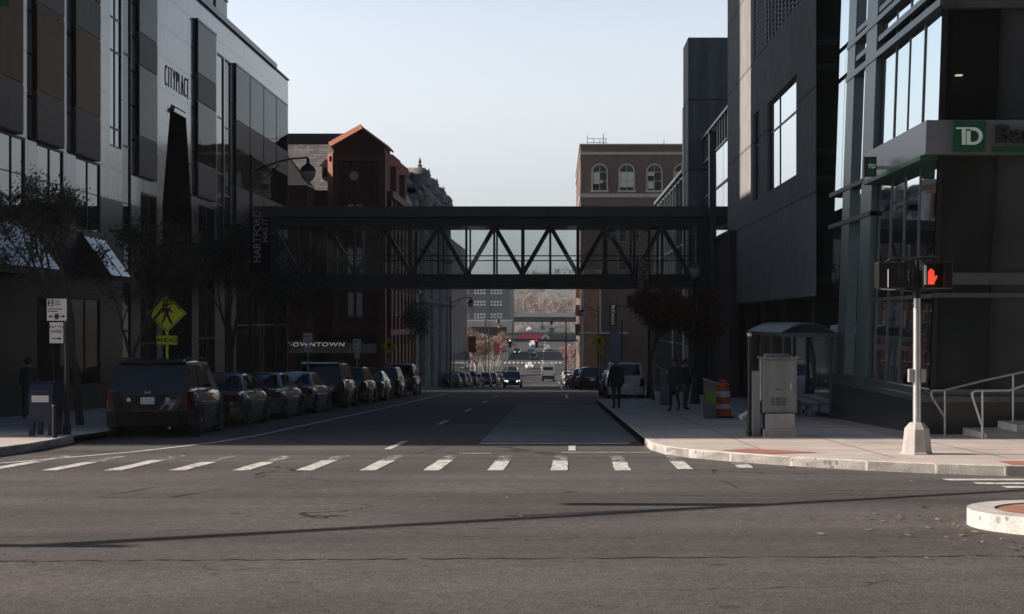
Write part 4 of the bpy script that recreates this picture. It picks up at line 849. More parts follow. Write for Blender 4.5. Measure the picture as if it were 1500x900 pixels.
def brick_block():
    t = thing('brown_brick_block', (10, 190, gz(185)), 'tall brown brick block with three arched windows above the walkway', 'building')
    Y = 180.0; x0 = X(850.5, Y); x1 = x0+18; mp = wmap('y-', Y); ml = wmap('x-', x0)
    w = MB(); w.box(x0, x1, Y, Y+40, -9, Z(213, Y)); w.build('wall', M['brownbrick'], t)
    c = MB(); c.box(x0-.15, x1, Y-.15, Y+40, Z(213, Y), Z(211, Y)); c.box(x0-.12, x1, Y-.14, Y+40, Z(227, Y), Z(223, Y)); c.box(x0-.12, x1, Y-.14, Y+40, Z(289.5, Y), Z(284, Y)); c.build('stone_band', M['stone'], t)
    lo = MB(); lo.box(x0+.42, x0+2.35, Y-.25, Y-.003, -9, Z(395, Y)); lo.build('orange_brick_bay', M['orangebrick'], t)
    q = MB(); q.box(x0+.02, x0+.4, Y-.3, Y-.003, -9, Z(395, Y)); q.box(x0+2.36, x0+2.6, Y-.3, Y-.003, Z(488, Y), Z(395, Y)); q.box(x0-.3, x0+6, Y-.45, Y-.003, Z(489.5, Y), Z(486.5, Y)); q.build('pale_quoin', M['stone'], t)
    for u0 in (868, 907.5, 948, 988):
        a, b = X(u0, Y), X(u0+21, Y); zb, zs = Z(279, Y), Z(252, Y); r = (b-a)/2; cx = (a+b)/2
        fm = MB(); ro, ri = r+.14, r-.04; n = 12
        wbox(fm, mp, a-.14, a+.04, zb, zs, 0, .14); wbox(fm, mp, b-.04, b+.14, zb, zs, 0, .14); wbox(fm, mp, a-.25, b+.25, zb-.25, zb, 0, .2)
        for i in range(n):
            t0, t1 = PI*i/n, PI*(i+1)/n
            fm.prism([mp(cx+ro*math.cos(t0), zs+ro*math.sin(t0)), mp(cx+ro*math.cos(t1), zs+ro*math.sin(t1)), mp(cx+ri*math.cos(t1), zs+ri*math.sin(t1)), mp(cx+ri*math.cos(t0), zs+ri*math.sin(t0))], (0, -.14, 0))
        wbox(fm, mp, cx-.04, cx+.04, zb, zs+r, .02, .08)
        for zz in (zs-.02, (zs+zb)/2): wbox(fm, mp, a, b, zz-.04, zz+.04, .02, .08)
        f = fm.build('arched_window', M['stone'], t)
        g = MB(); g.poly([mp(a, zb, .012), mp(b, zb, .012)] + [mp(cx+r*math.cos(PI*i/n), zs+r*math.sin(PI*i/n), .012) for i in range(n+1)]); g.build('pane', M['dglass'], f, fixn=False)
        for q_ in {907.5: [(a+.05, b-.05, zb+.4, zs)], 868: [(a+.1, cx, zb+.8, zs-.1), (cx+.05, b-.5, zb+.9, zb+1.3)]}.get(u0, [(a+.08, cx-.1, zb+.2, zb+1.1), (a+.08, cx-.05, zs-.5, zs)]): cu = MB(); wbox(cu, mp, *q_, .014, .018); cu.build('blind', M['curtain'], f)
    # sunlit projecting bays down the street side
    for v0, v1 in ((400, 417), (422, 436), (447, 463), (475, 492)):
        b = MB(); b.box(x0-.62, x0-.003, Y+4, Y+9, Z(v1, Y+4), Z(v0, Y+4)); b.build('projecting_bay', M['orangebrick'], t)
    for k in range(5):
        for j in range(6): window(t, ml, Y+2+7*k, Y+3.6+7*k, -3+4*j, -1+4*j, M['dglass'], M['stone'], 1, 2)
    for u in (906, 925): 
        for v in (330, 372): window(t, mp, X(u, Y), X(u+12, Y), Z(v+25, Y), Z(v, Y), M['dglass'], M['stone'], 1, 2)
    r = MB(); zr = Z(211, Y); xa, xb = X(861, Y), X(889, Y)
    for k in range(4): xx = xa+(xb-xa)*k/3; r.tube((xx, Y+3, zr), (xx, Y+3, zr+1.1), .05, n=5)
    for zz in (.55, 1.05): r.tube((xa, Y+3, zr+zz), (xb, Y+3, zr+zz), .04, n=5)
    r.tube((xb-.35, Y+3, zr), (xb-.35, Y+3, zr+1.6), .09, n=6); r.tube((xa, Y+3, zr+.2), (xa, Y+3, zr+1.5), .06, n=6); r.build('roof_antenna_frame', M['signmetal'], t)
    m = MB(); m.tube((X(975, Y), Y+3, zr), (X(975, Y), Y+3, zr+.9), .08, n=6); m.build('roof_pipe', M['signmetal'], t)
brick_block()
# ------------------------------------------------------------------ far end of the street
def far_end():
    t = thing('railway_bridge', (0, 330, -2), 'dark green railway girder bridge with a crimson panel crossing the far street', 'bridge')
    Y = 330.0; z0, z1 = Z(499, Y), Z(488.5, Y)
    g = MB(); g.box(-40, 25, Y, Y+6, z0, z1); g.build('girder', M['beamgreen'], t)
    r = MB(); r.box(X(758, Y), X(793, Y), Y-.1, Y-.003, Z(497.5, Y), Z(490, Y)); r.build('crimson_panel', M['redpanel'], t)
    r = MB(); r.box(X(744, Y), X(757, Y), Y-.1, Y-.003, Z(497, Y), Z(491, Y)); r.build('green_panel', M['palegreen'], t)
    a = MB(); cx, zc = X(799, Y), Z(497.5, Y)
    for i in range(10):
        t0, t1 = PI*i/10, PI*(i+1)/10; a.prism([(cx+1*math.cos(t0), Y-.1, zc+1.2*math.sin(t0)), (cx+1*math.cos(t1), Y-.1, zc+1.2*math.sin(t1)), (cx+.45*math.cos(t1), Y-.1, zc+.6*math.sin(t1)), (cx+.45*math.cos(t0), Y-.1, zc+.6*math.sin(t0))], (0, .09, 0))
    a.build('arch_panel', M['stone'], t)
    for xx in (-13, 4): p = MB(); p.box(xx, xx+1.2, Y+1, Y+5, -11, z0); p.build('abutment', M['overpass'], t)
    o = thing('highway_overpass', (0, 450, 1), 'pale concrete highway overpass crossing high at the far end of the street', 'bridge')
    Y = 450.0; d = MB(); d.box(-45, 40, Y, Y+14, Z(464.5, Y), Z(459, Y)); d.build('parapet', M['overpass'], o)
    d = MB(); d.box(-45, 40, Y+.4, Y+13, Z(472, Y), Z(464.5, Y)-.003); d.build('girder', M['steel'], o)
    for xx in (-17, 9): d = MB(); d.box(xx, xx+1.2, Y+2, Y+12, -9, Z(472, Y)); d.build('pier', M['overpass'], o)
    h = MB(); vs = []; fs = []; nx, ny = 40, 14
    for j in range(ny+1):
        for i in range(nx+1):
            x = -160+320*i/nx; y = 640+460*j/ny; k = min(1, j/9.0); zz = 1.0 + 26*(k*k*(3-2*k))*(1+.12*math.sin(x*.05)+.08*math.sin(x*.13+j))
            vs.append((x, y, zz - (2.5 if j == 0 else 0)))
    for j in range(ny):
        for i in range(nx): a = j*(nx+1)+i; fs.append((a, a+1, a+nx+2, a+nx+1))
    h.add(vs, fs); tag(h.build('hill', M['hill'], smooth=80), kind='structure')
    b = thing('pale_hill_building', (6, 700, 14), 'pale long building half hidden by bare trees on the hill', 'building')
    Y = 700.0; w = MB(); w.box(X(806, Y), X(860, Y), Y, Y+20, 2, Z(424, Y)); w.build('wall', M['whitewall'], b); w = MB(); w.box(X(806, Y)-.5, X(860, Y), Y-.5, Y+20, Z(424, Y)+.003, Z(421.5, Y)); w.build('roof', M['overpass'], b)
    k = thing('hillside_cottage', (-7, 560, 3), 'small pale cottage with a peaked roof just above the overpass', 'building')
    Y = 560.0; w = MB(); w.box(X(783, Y), X(792, Y), Y, Y+8, -1, Z(456, Y)); w.build('wall', M['whitewall'], k); w = MB(); w.prism([(X(782, Y), Y-.3, Z(456, Y)), (X(793, Y), Y-.3, Z(456, Y)), (X(787.5, Y), Y-.3, Z(452, Y))], (0, 8.6, 0)); w.build('roof', M['stone'], k)
far_end()

# ------------------------------------------------------------------ the rest of the crossroads, behind the camera: it fills the windows and car paint with its reflection
def corner_block(x0, x1, y0, y1, h, m, label):
    t = thing('corner_building', ((x0+x1)/2, (y0+y1)/2, 0), label, 'building')
    w = MB(); w.box(x0, x1, y0, y1, -1, h); w.build('wall', m, t); c = MB(); c.box(x0-.3, x1+.3, y0-.3, y1+.3, h+.003, h+.6); c.build('cornice', M['stone'], t)
    n = int((x1-x0)/4)
    for k in range(n):
        for j in range(int(h/4)): 
            xa = x0+1+4*k; f = MB(); f.box(xa, xa+2.2, y1+.003, y1+.06, 1.2+4*j, 3.6+4*j); f.build('window', M['dglass'], t)
corner_block(-75, -14, -62, -24, 34, M['officewall'], 'tall slate coloured corner building behind the camera on the left')
corner_block(3, 34, -60, -22, 42, M['granite_dark'], 'dark stone corner building behind the camera on the right')
corner_block(36, 80, -70, -20, 30, M['brownbrick'], 'brown brick building behind the camera at the far right')
corner_block(-13, 2, -140, -110, 30, M['granite_dark'], 'dark stone building closing the street behind the camera')
# ------------------------------------------------------------------ vehicles: rear at y = 0, nose at y = L, wheels on z = 0
SPEC = {
 'suv': dict(L=4.75, W=1.96, H=1.78, gc=.24, r=.37, ax=(.98, 3.72), belt=1.12, hood=1.06, nose=.86, cab=[(.12, 1.12), (.46, 1.72), (3.0, 1.74), (3.72, 1.06)], wr=.77, rails=True),
 'crossover': dict(L=4.5, W=1.86, H=1.64, gc=.2, r=.35, ax=(.9, 3.52), belt=1.03, hood=.98, nose=.8, cab=[(.1, 1.03), (.62, 1.57), (2.75, 1.6), (3.5, .99)], wr=.72, rails=False),
 'sedan': dict(L=4.7, W=1.82, H=1.45, gc=.17, r=.33, ax=(1.02, 3.72), belt=.95, hood=.92, nose=.72, cab=[(.72, .97), (1.5, 1.38), (2.55, 1.41), (3.45, .94)], wr=.68, rails=False),
 'van': dict(L=4.6, W=1.85, H=1.86, gc=.2, r=.34, ax=(.85, 3.7), belt=1.12, hood=1.08, nose=.82, cab=[(.05, 1.12), (.2, 1.8), (3.1, 1.82), (3.95, 1.08)], wr=.82, rails=False),
}
def make_car(kind, pt, label, lit_front=False):
    S = SPEC[kind]; L, W, H = S['L'], S['W'], S['H']; hw = W/2; gc = S['gc']; belt, hood, nose = S['belt'], S['hood'], S['nose']
    cab = S['cab']
    root = empty('parked_' + {'suv': 'suv', 'crossover': 'suv', 'sedan': 'sedan', 'van': 'van'}[kind], (0, 0, 0), label, {'van': 'van', 'sedan': 'car'}.get(kind, 'suv'))
    st = [(0, gc+.16, belt-.1, .86), (.05, gc+.06, belt-.03, .93), (.3, gc, belt, .985), (1.2, gc-.02, belt, 1), (2.4, gc-.02, belt-.01, 1), (cab[3][0]-.1, gc-.02, hood+.01, 1), (L-.75, gc, (hood+nose)/2+.06, .985), (L-.25, gc+.02, nose+.02, .93), (L-.05, gc+.06, nose-.1, .84), (L, gc+.14, nose-.2, .76)]
    if kind == 'sedan': st[0] = (0, gc+.16, belt-.12, .84); 
    rings = []
    for y, zb, zt, k in st:
        w = hw*k; mid = zb+(zt-zb)*.5
        half = [(0, zb), (w*.86, zb), (w*.97, zb+.07), (w, mid-.05), (w*.995, mid+.12), (w*.965, zt-.06), (w*.92, zt-.012), (w*.6, zt+.012), (0, zt+.022)]
        full = half + [(-x, z) for x, z in half[-2:0:-1]]
        rings.append([(x, y, z) for x, z in full])
    b = MB(); b.loft(rings); body = b.build('body', pt, root, smooth=38)
    # cabin
    hb, hr = hw*.925, hw*S['wr']
    (ya, za), (yb, zb2), (yc, zc), (yd, zd) = cab
    bt = lambda s: Vector((s*hb, 0, 0))
    A = lambda s: Vector((s*hb, ya, za-.02)); B = lambda s: Vector((s*hr, yb, zb2)); C = lambda s: Vector((s*hr, yc, zc)); D = lambda s: Vector((s*hb, yd, zd-.02))
    c = MB()
    vs = [A(-1), B(-1), C(-1), D(-1), A(1), B(1), C(1), D(1), Vector((0, yb+.02, H-.02)), Vector((0, yc, H)), Vector((0, (yb+yc)/2, H+.01)), Vector((-hr*1.02, (yb+yc)/2, (zb2+zc)/2+.02)), Vector((hr*1.02, (yb+yc)/2, (zb2+zc)/2+.02)), Vector((0, ya-.0, za)), Vector((0, yd+.05, zd))]
    c.add(vs, [(0, 3, 2, 11, 1), (4, 5, 12, 6, 7), (0, 1, 8, 13), (13, 8, 5, 4), (3, 14, 9, 2), (14, 7, 6, 9), (1, 11, 10, 8), (8, 10, 12, 5), (11, 2, 9, 10), (10, 9, 6, 12)])
    c.build('cabin', pt, root, smooth=50, bevel=.03)
    def panel(q, u0, u1, v0, v1, off, m, name, par):   # q: bottom-left, bottom-right, top-right, top-left
        def pt_(u, v): return q[0].lerp(q[1], u).lerp(q[3].lerp(q[2], u), v)
        n = (q[1]-q[0]).cross(q[3]-q[0]).normalized()*off
        P4 = [pt_(u0[0], v0)+n, pt_(u1[0], v0)+n, pt_(u1[1], v1)+n, pt_(u0[1], v1)+n]
        g = MB(); g.poly(P4); return g.build(name, m, par, fixn=False)
    for s in (1, -1):
        q = [A(s), D(s), C(s), B(s)] if s > 0 else [A(s), D(s), C(s), B(s)]
        o = .012 if s > 0 else -.012
        cuts = [((.06, .05), (.3, .34)), ((.32, .37), (.58, .66)), ((.6, .69), (.93, .97))] if kind != 'sedan' else [((.12, .06), (.5, .52)), ((.52, .55), (.92, .96))]
        if kind == 'van': cuts = [((.6, .66), (.93, .97))]
        for u0, u1 in cuts: panel(q, u0, u1, .1, .88, o, M['carglass'], 'side_window', root)
    panel([A(-1), A(1), B(1), B(-1)], (.07, .06), (.93, .94), .12, .9, .014, M['carglass'], 'rear_window', root)
    panel([D(1), D(-1), C(-1), C(1)], (.05, .06), (.95, .94), .06, .92, .014, M['carglass'], 'windshield', root)
    # wheels
    r = S['r']
    for s in (1, -1):
        for y in S['ax']:
            x = s*(hw-.1); ar = MB(); ar.lathe([(r*1.18, 0), (r*1.18, .012*1)], (s*(hw*.965) if s > 0 else s*hw*.965, y, r*1.02), 18, ax='x'); 
            ar = MB(); n = 14; ar.prism([(s*(hw*.9), y+r*1.2*math.cos(PI*i/n), r+r*1.2*math.sin(PI*i/n)) for i in range(n+1)] + [(s*hw*.9, y-r*1.2, gc-.05), (s*hw*.9, y+r*1.2, gc-.05)], (s*hw*.106, 0, 0)); ar.build('wheel_arch', M['trim'], root)
            t = MB(); t.lathe([(r*.62, -.115), (r*.9, -.115), (r*.985, -.08), (r, 0), (r*.985, .08), (r*.9, .115), (r*.62, .115)], (s*(hw-.075), y, r), 22, ax='x'); w = t.build('wheel', M['rubber'], root, smooth=40)
            f = MB(); xo = s*(hw-.075+.1); 
            f.lathe([(r*.66, -.012), (r*.66, .012), (r*.58, .012), (r*.58, -.012)], (xo, y, r), 22, ax='x'); f.lathe([(0, -.012), (r*.17, -.012), (r*.17, .016), (0, .016)], (xo, y, r), 10, ax='x')
            for k in range(5): a = 2*PI*k/5+.3; f.obox((xo, y+r*.37*math.cos(a), r+r*.37*math.sin(a)), (.02, r*.5, r*.15), rx=a)
            f.build('rim', M['rim'], w)
    # lamps, bumpers, plate
    for s in (1, -1):
        t = MB(); zt = belt-.08
        if kind in ('suv', 'crossover', 'van'): t.prism([(s*hw*.74, -.012, zt-.42), (s*hw*.88, -.012, zt-.42), (s*hw*.9, -.012, zt), (s*hw*.78, -.012, zt)], (0, .06, 0)); t.prism([(s*hw*.865, -.01, zt-.4), (s*hw*.865, -.01, zt), (s*hw*.955, .2, zt), (s*hw*.975, .2, zt-.4)], (s*.03, 0, 0))
        else: t.prism([(s*hw*.5, -.014, zt-.18), (s*hw*.86, -.014, zt-.2), (s*hw*.87, -.014, zt-.02), (s*hw*.5, -.014, zt-.02)], (0, .05, 0)); t.prism([(s*hw*.85, 0, zt-.2), (s*hw*.85, 0, zt-.02), (s*hw*.95, .22, zt-.03), (s*hw*.97, .22, zt-.17)], (s*.03, 0, 0))
        t.build('tail_light', M['tail'], root)
        h = MB(); zn = nose-.12; h.prism([(s*hw*.46, L-.02, zn-.14), (s*hw*.84, L-.09, zn-.12), (s*hw*.88, L-.16, zn+.06), (s*hw*.46, L-.03, zn+.02)], (0, .05, 0)); h.build('headlight', M['headon'] if lit_front else M['headl'], root)
        m = MB(); m.obox((s*(hw+.08), yd-.55, belt+.07), (.2, .1, .14)); m.build('side_mirror', pt, root, bevel=.03)
        for y in ((1.75, 2.75) if kind != 'van' else (2.7,)): d = MB(); d.obox((s*hw*.985, y, belt-.17), (.03, .18, .03)); d.build('door_handle', M['chrome'] if kind == 'sedan' else pt, root)
        sk = MB(); sk.box(min(s*hw*.9, s*hw*.99), max(s*hw*.9, s*hw*.99), S['ax'][0]+r*1.2, S['ax'][1]-r*1.2, gc-.08, gc+.07); sk.build('side_sill', M['trim'], root)
    rb = MB(); rb.loft([[(x, y, z) for x, y in ((-hw*.95, .3), (-hw*.93, -.02), (-hw*.7, -.1), (hw*.7, -.1), (hw*.93, -.02), (hw*.95, .3))] for z in (gc+.02, gc+.14, gc+.32, gc+.36)]); rb.build('rear_bumper', pt if kind != 'suv' else M['bumper'], root, bevel=.02)
    fb = MB(); fb.loft([[(x, y, z) for x, y in ((-hw*.95, L-.4), (-hw*.9, L-.05), (-hw*.6, L+.05), (hw*.6, L+.05), (hw*.9, L-.05), (hw*.95, L-.4))] for z in (gc-.02, gc+.1, gc+.3)]); fb.build('front_bumper', pt, root, bevel=.02)
    gr = MB(); gr.box(-hw*.44, hw*.44, L-.03, L+.025, nose-.3, nose-.12); gr.build('grille', M['trim'], root)
    p = MB(); pz = belt-.28 if kind != 'sedan' else belt-.33; p.box(-.155, .155, -.045 if kind != 'sedan' else -.05, -.01, pz-.08, pz+.08); pl = p.build('number_plate', M['plate'], root)
    tg = MB(); tg.box(-hw*.45, hw*.45, -.02, 0, pz+.11, pz+.15); tg.build('tailgate_trim', M['trim'] if kind == 'suv' else M['chrome'], root)
    if kind == 'suv':
        e = MB()
        for x in (-.05, .05): e.obox((x, -.02, belt-.1), (.018, .02, .085), ry=.08 if x < 0 else -.08)
        e.obox((0, -.02, belt-.1), (.1, .02, .016)); e.build('emblem', M['chrome'], root)
        for x in (-.42, .44): q = MB(); q.lathe([(.0, -.03), (.05, -.03), (.055, -.012), (.0, -.01)], (x, 0, pz+.02), 10, ax='y'); q.build('reflector', M['chrome'], root)
        for s in (1, -1):
            q = MB(); q.path([(s*hr*.95, yb+.15, zb2+.01), (s*hr*.95, yb+.25, zb2+.085), (s*hr*.95, yc-.3, zc+.075), (s*hr*.95, yc-.15, zc)], .018, 6); q.build('roof_rail', M['trim'], root)
        w = MB(); w.tube((-.28, ya+.08, za+.12), (-.08, ya+.2, za+.3), .012, n=5); w.tube((-.52, ya+.04, za+.05), (-.28, ya+.08, za+.12), .012, n=5); w.build('rear_wiper', M['trim'], root)
        x = MB(); x.tube((.5, -.1, gc-.02), (.5, .3, gc), .035, n=8); x.build('exhaust_pipe', M['chrome'], root)
        sp = MB(); sp.prism([(-hr*.95, yb-.12, zb2-.03), (hr*.95, yb-.12, zb2-.03), (hr*.95, yb+.1, zb2+.03), (-hr*.95, yb+.1, zb2+.03)], (0, 0, .04)); sp.build('roof_spoiler', pt, root, bevel=.01)
    if kind == 'van':
        w = MB(); w.box(-.012, .012, -.03, .01, gc+.3, 1.75); w.build('door_seam', M['trim'], root)
    return root
PROTO = {}
def place_car(kind, color, x, y, label, group, head=0.0, facing=False, lit=False, name=None):
    key = (kind, color, lit)
    if key not in PROTO:
        o = make_car(kind, P[color], label, lit); PROTO[key] = tree_of(o)
    else: o = copy_tree(PROTO[key])
    L = SPEC[kind]['L']
    yc = y + L/2; s = (gz(yc+1.4)-gz(yc-1.4))/2.8
    o.rotation_euler = (math.atan(s)*(-1 if facing else 1), 0, head + (PI if facing else 0))
    yy = y+L if facing else y
    o.location = (x, yy, gz(yc) + (-s*L/2 if not facing else s*L/2)+.005)
    tag(o, label, None, group)
    if name: o.name = name
    return o
LG = 'cars parked along the left kerb'
for k, a in enumerate([
 ('suv', 'black', -9.2, 32.0, 'large black suv with roof rails at the near end of the parked row'),
 ('sedan', 'black', -9.3, 37.8, 'black sedan parked right in front of the large roof-railed suv'),
 ('sedan', 'slateblue', -9.3, 43.0, 'slate blue sedan parked third from the near end of the row'),
 ('sedan', 'charcoal', -9.25, 48.4, 'charcoal sedan parked behind the first tall black suv of the inner row'),
 ('suv', 'black', -9.1, 54.2, 'tall black suv parked under the awning that reads downtown'),
 ('crossover', 'charcoal', -9.0, 60.2, 'charcoal suv half hidden beyond the tall suv under the awning'),
 ('sedan', 'slateblue', -8.95, 66.2, 'slate blue sedan parked between two dark suvs under the walkway'),
 ('crossover', 'black', -8.85, 71.8, 'black suv parked beneath the left part of the walkway'),
 ('suv', 'charcoal', -8.75, 78.2, 'large charcoal suv last in the row before the side street')]): place_car(*a[:5], LG, head=R(3.5) if k == 0 else R(rng.uniform(-.8, 1.2)))
LG2 = 'cars parked on the left beyond the side street'
for a in [('sedan', 'green', -10.0, 134, 'dark green sedan first in the row beyond the side street'), ('crossover', 'maroon', -9.9, 141, 'dark maroon suv behind the dark green sedan'), ('crossover', 'silver', -9.9, 149, 'silver suv parked beyond the dark maroon suv'),
 ('suv', 'black', -9.8, 157, 'black suv parked beside the far shop entrance on the left'), ('crossover', 'silver', -9.6, 167, 'silver suv parked at the foot of the tan bare trees'), ('suv', 'green', -9.1, 176, 'dark green suv parked beneath the tan bare trees'),
 ('suv', 'charcoal', -8.9, 190, 'charcoal suv in the sunlit far part of the left row'), ('sedan', 'silver', -8.9, 199, 'silver sedan in the sunlit far part of the left row'), ('crossover', 'black', -8.8, 210, 'small black suv near the far end of the left row'), ('suv', 'charcoal', -8.7, 222, 'charcoal suv at the far end of the left row')]: place_car(*a[:5], LG2)
RG = 'cars parked along the right kerb'
for a in [('van', 'white', 3.45, 70.6, 'white van parked in the bay behind the walking man'), ('sedan', 'black', 3.35, 77, 'black sedan parked just ahead of the white van')]: place_car(*a[:5], RG)
for a in [('crossover', 'black', 2.5, 99, 'black suv parked right under the pedestrian crossing sign'), ('sedan', 'charcoal', 2.35, 106, 'charcoal sedan beyond the suv under the crossing sign'), ('crossover', 'green', 2.2, 116, 'dark green suv parked beside the brown brick block'), ('sedan', 'silver', 2.1, 126, 'silver sedan far along the right kerb'), ('crossover', 'white', 2.6, 150, 'white suv parked sunlit at the brick corner'), ('sedan', 'maroon', 2.0, 165, 'dark maroon sedan beside the sunlit brick corner'), ('crossover', 'white', 1.9, 204, 'white suv parked just beyond the tall black pole'), ('sedan', 'silver', 1.8, 214, 'silver sedan second beyond the tall black pole'), ('van', 'white', 1.8, 224, 'white van parked far off beside the pinkish young trees'), ('sedan', 'black', 1.8, 250, 'small black sedan farthest along the right kerb')]: place_car(*a[:5], RG)
DG = 'cars driving on the far street'
for a in [('suv', 'charcoal', -4.85, 156, True, 'charcoal suv driving towards the crossing with lit headlamps'), ('sedan', 'white', -5.6, 296, True, 'white car driving on the sunlit road beyond the dark oncoming suv'), ('sedan', 'black', -9.7, 350, True, 'black car with lit headlamps under the railway bridge'),
 ('crossover', 'silver', -6.1, 345, True, 'silver car facing the camera just below the railway bridge'), ('crossover', 'white', -6.3, 378, True, 'white suv emerging from under the railway bridge'), ('sedan', 'silver', -2.2, 362, True, 'silver car at right just below the railway bridge'), ('suv', 'charcoal', -8.3, 268, True, 'charcoal suv nearing the parked row on the sunlit road'), ('sedan', 'maroon', -5.4, 330, True, 'dark maroon car in the shadow under the railway bridge'), ('crossover', 'white', -9.0, 470, True, 'white suv high on the road beyond the overpass'), ('sedan', 'charcoal', -5.0, 500, True, 'charcoal car high on the road beyond the overpass'), ('crossover', 'silver', -1.5, 455, True, 'silver suv high on the road under the overpass')]:
    place_car(a[0], a[1], a[2], a[3], a[5], DG, facing=a[4], lit=a[5].endswith('lamps') or 'lit' in a[5], name='oncoming_car')
def truck():
    o = empty('service_truck', (0, 0, 0), 'white service truck with box body and dark rear driving away down the far street', 'truck')
    b = MB(); b.box(-1.15, 1.15, 0, 4.2, 1.0, 3.0); b.build('box_body', P['white'], o, bevel=.05)
    b = MB(); b.loft([[(x, y, z) for x, y in ((-1.0, 4.3), (1.0, 4.3), (1.0, 6.3-k), (-1.0, 6.3-k))] for z, k in ((.6, 0), (1.5, .05), (2.4, .7))]); b.build('cab', P['white'], o, bevel=.05)
    b = MB(); b.box(-.8, .8, -.04, 0, 1.95, 2.45); b.build('rear_window_band', M['dglass'], o)
    b = MB(); b.box(-1.0, 1.0, -.2, 6.2, .55, .85); b.box(-.9, .9, -.3, -.2, .5, .75); b.build('chassis', M['trim'], o)
    l = MB()
    for x in (-.4, .0): l.tube((x, 0, 3.15), (x, 4.3, 3.25), .03, n=5)
    for k in range(8): l.tube((-.4, .3+.5*k, 3.17), (0, .3+.5*k, 3.17), .02, n=5)
    l.build('roof_ladder', M['galv'], o)
    for s in (1, -1):
        for y in (.9, 5.2): w = MB(); w.lathe([(.2, -.14), (.46, -.14), (.48, 0), (.46, .14), (.2, .14)], (s*.92, y, .48), 16, ax='x'); wh = w.build('wheel', M['rubber'], o); r = MB(); r.lathe([(0, -.02), (.24, -.02), (.24, .02), (0, .02)], (s*1.05, y, .48), 12, ax='x'); r.build('rim', M['rim'], wh)
        t = MB(); t.box(s*1.0-.08, s*1.0+.08, -.06, -.003, 1.1, 1.5); t.build('tail_light', M['tail'], o)
    o.location = (-1.35, 236, gz(238)+.01)
truck()
# ------------------------------------------------------------------ street furniture
SW = lambda y: gz(y)+.15
def signal():
    x, y = 6.02, 23.75; g = SW(y)
    t = thing('pedestrian_signal', (x, y, g), 'silver pedestrian signal pole showing a red hand at the sunlit corner', 'signal')
    b = MB(); n = 8
    b.loft([[(x+r*math.cos(2*PI*(i+.5)/n), y+r*math.sin(2*PI*(i+.5)/n), g+h) for i in range(n)] for r, h in ((.27, 0), (.265, .03), (.245, .04), (.205, .42), (.12, .52), (.09, .53))]); b.build('footing', M['footing'], t, bevel=.008)
    p = MB(); p.tube((x, y, g+.52), (x, y, g+2.62), .066, .06, 16); p.build('pole', M['galv'], t, smooth=40)
    c = MB(); c.tube((x, y, g+2.6), (x, y, g+2.68), .075, n=12); c.tube((x, y, g+2.68), (x, y, g+2.98), .058, n=12); c.tube((x, y, g+2.98), (x, y, g+3.0), .068, n=12); c.tube((x, y, g+3.0), (x, y, g+3.24), .04, n=12); c.build('collar', M['black'], t, smooth=40)
    a = MB(); a.path([(x-.55, y+.02, g+3.17), (x-.45, y, g+3.25), (x-.3, y, g+3.26), (x, y, g+3.27), (x+.36, y, g+3.28)], .022, 8); a.path([(x-.5, y, g+2.78), (x, y, g+2.72), (x+.3, y, g+2.78)], .02, 8); a.build('bracket_arm', M['steel'], t, smooth=40)
    hz0, hz1 = g+2.76, g+3.2
    h = MB(); h.box(x-.68, x-.2, y-.16, y+.16, hz0, hz1); hd = h.build('side_head', M['black'], t, bevel=.02)
    q = MB(); q.box(x-.36, x-.26, y-.17, y-.155, hz0+.17, hz0+.38); q.build('side_lens', M['steel'], hd)
    q = MB(); q.tube((x-.52, y-.18, hz0+.02), (x-.52, y-.18, hz0+.32), .006, n=5); q.tube((x-.64, y-.18, hz0-.01), (x-.4, y-.18, hz0-.02), .01, n=5); q.build('visor_hinge', M['galv'], hd)
    h = MB(); h.box(x+.03, x+.58, y-.1, y+.18, hz0, hz1+.02); hd = h.build('front_head', M['black'], t, bevel=.02)
    v = MB(); v.box(x+.05, x+.08, y-.3, y-.1, hz0+.02, hz1-.01); v.box(x+.05, x+.4, y-.3, y-.1, hz1-.03, hz1-.005); v.box(x+.38, x+.41, y-.3, y-.1, hz0+.02, hz1-.01); v.build('visor', M['black'], hd)
    v = MB(); v.box(x+.048, x+.085, y-.31, y-.302, hz0+.06, hz1-.06); v.build('visor_edge', M['signwhite'], hd)
    hx, hz = x+.16, hz0+.07; m = MB(); k = .041; yy = y-.11      # raised hand: palm, four fingers, thumb
    for pts in ([(0, 0), (3.0, 0), (3.3, 2.2), (3.1, 3.6), (0, 3.6)], [(0, 3.7), (.62, 3.7), (.66, 5.6), (.1, 5.5)], [(.75, 3.7), (1.4, 3.7), (1.42, 6.3), (.82, 6.3)], [(1.52, 3.7), (2.15, 3.7), (2.16, 6.2), (1.58, 6.2)], [(2.28, 3.7), (3.0, 3.7), (2.9, 5.6), (2.35, 5.6)], [(3.3, 1.0), (4.6, 3.2), (4.0, 3.7), (3.3, 2.6)]):
        m.prism([(hx+a*k*.82, yy, hz+b_*k) for a, b_ in pts], (0, -.006, 0))
    m.build('red_hand_symbol', M['hand'], hd)
    for s in (-1, 1): bx = MB(); bx.box(x+s*.1-.045, x+s*.1+.045, y-.05, y+.05, g+1.2, g+1.42); bb = bx.build('push_button_box', M['signmetal'], t, bevel=.01)
signal()
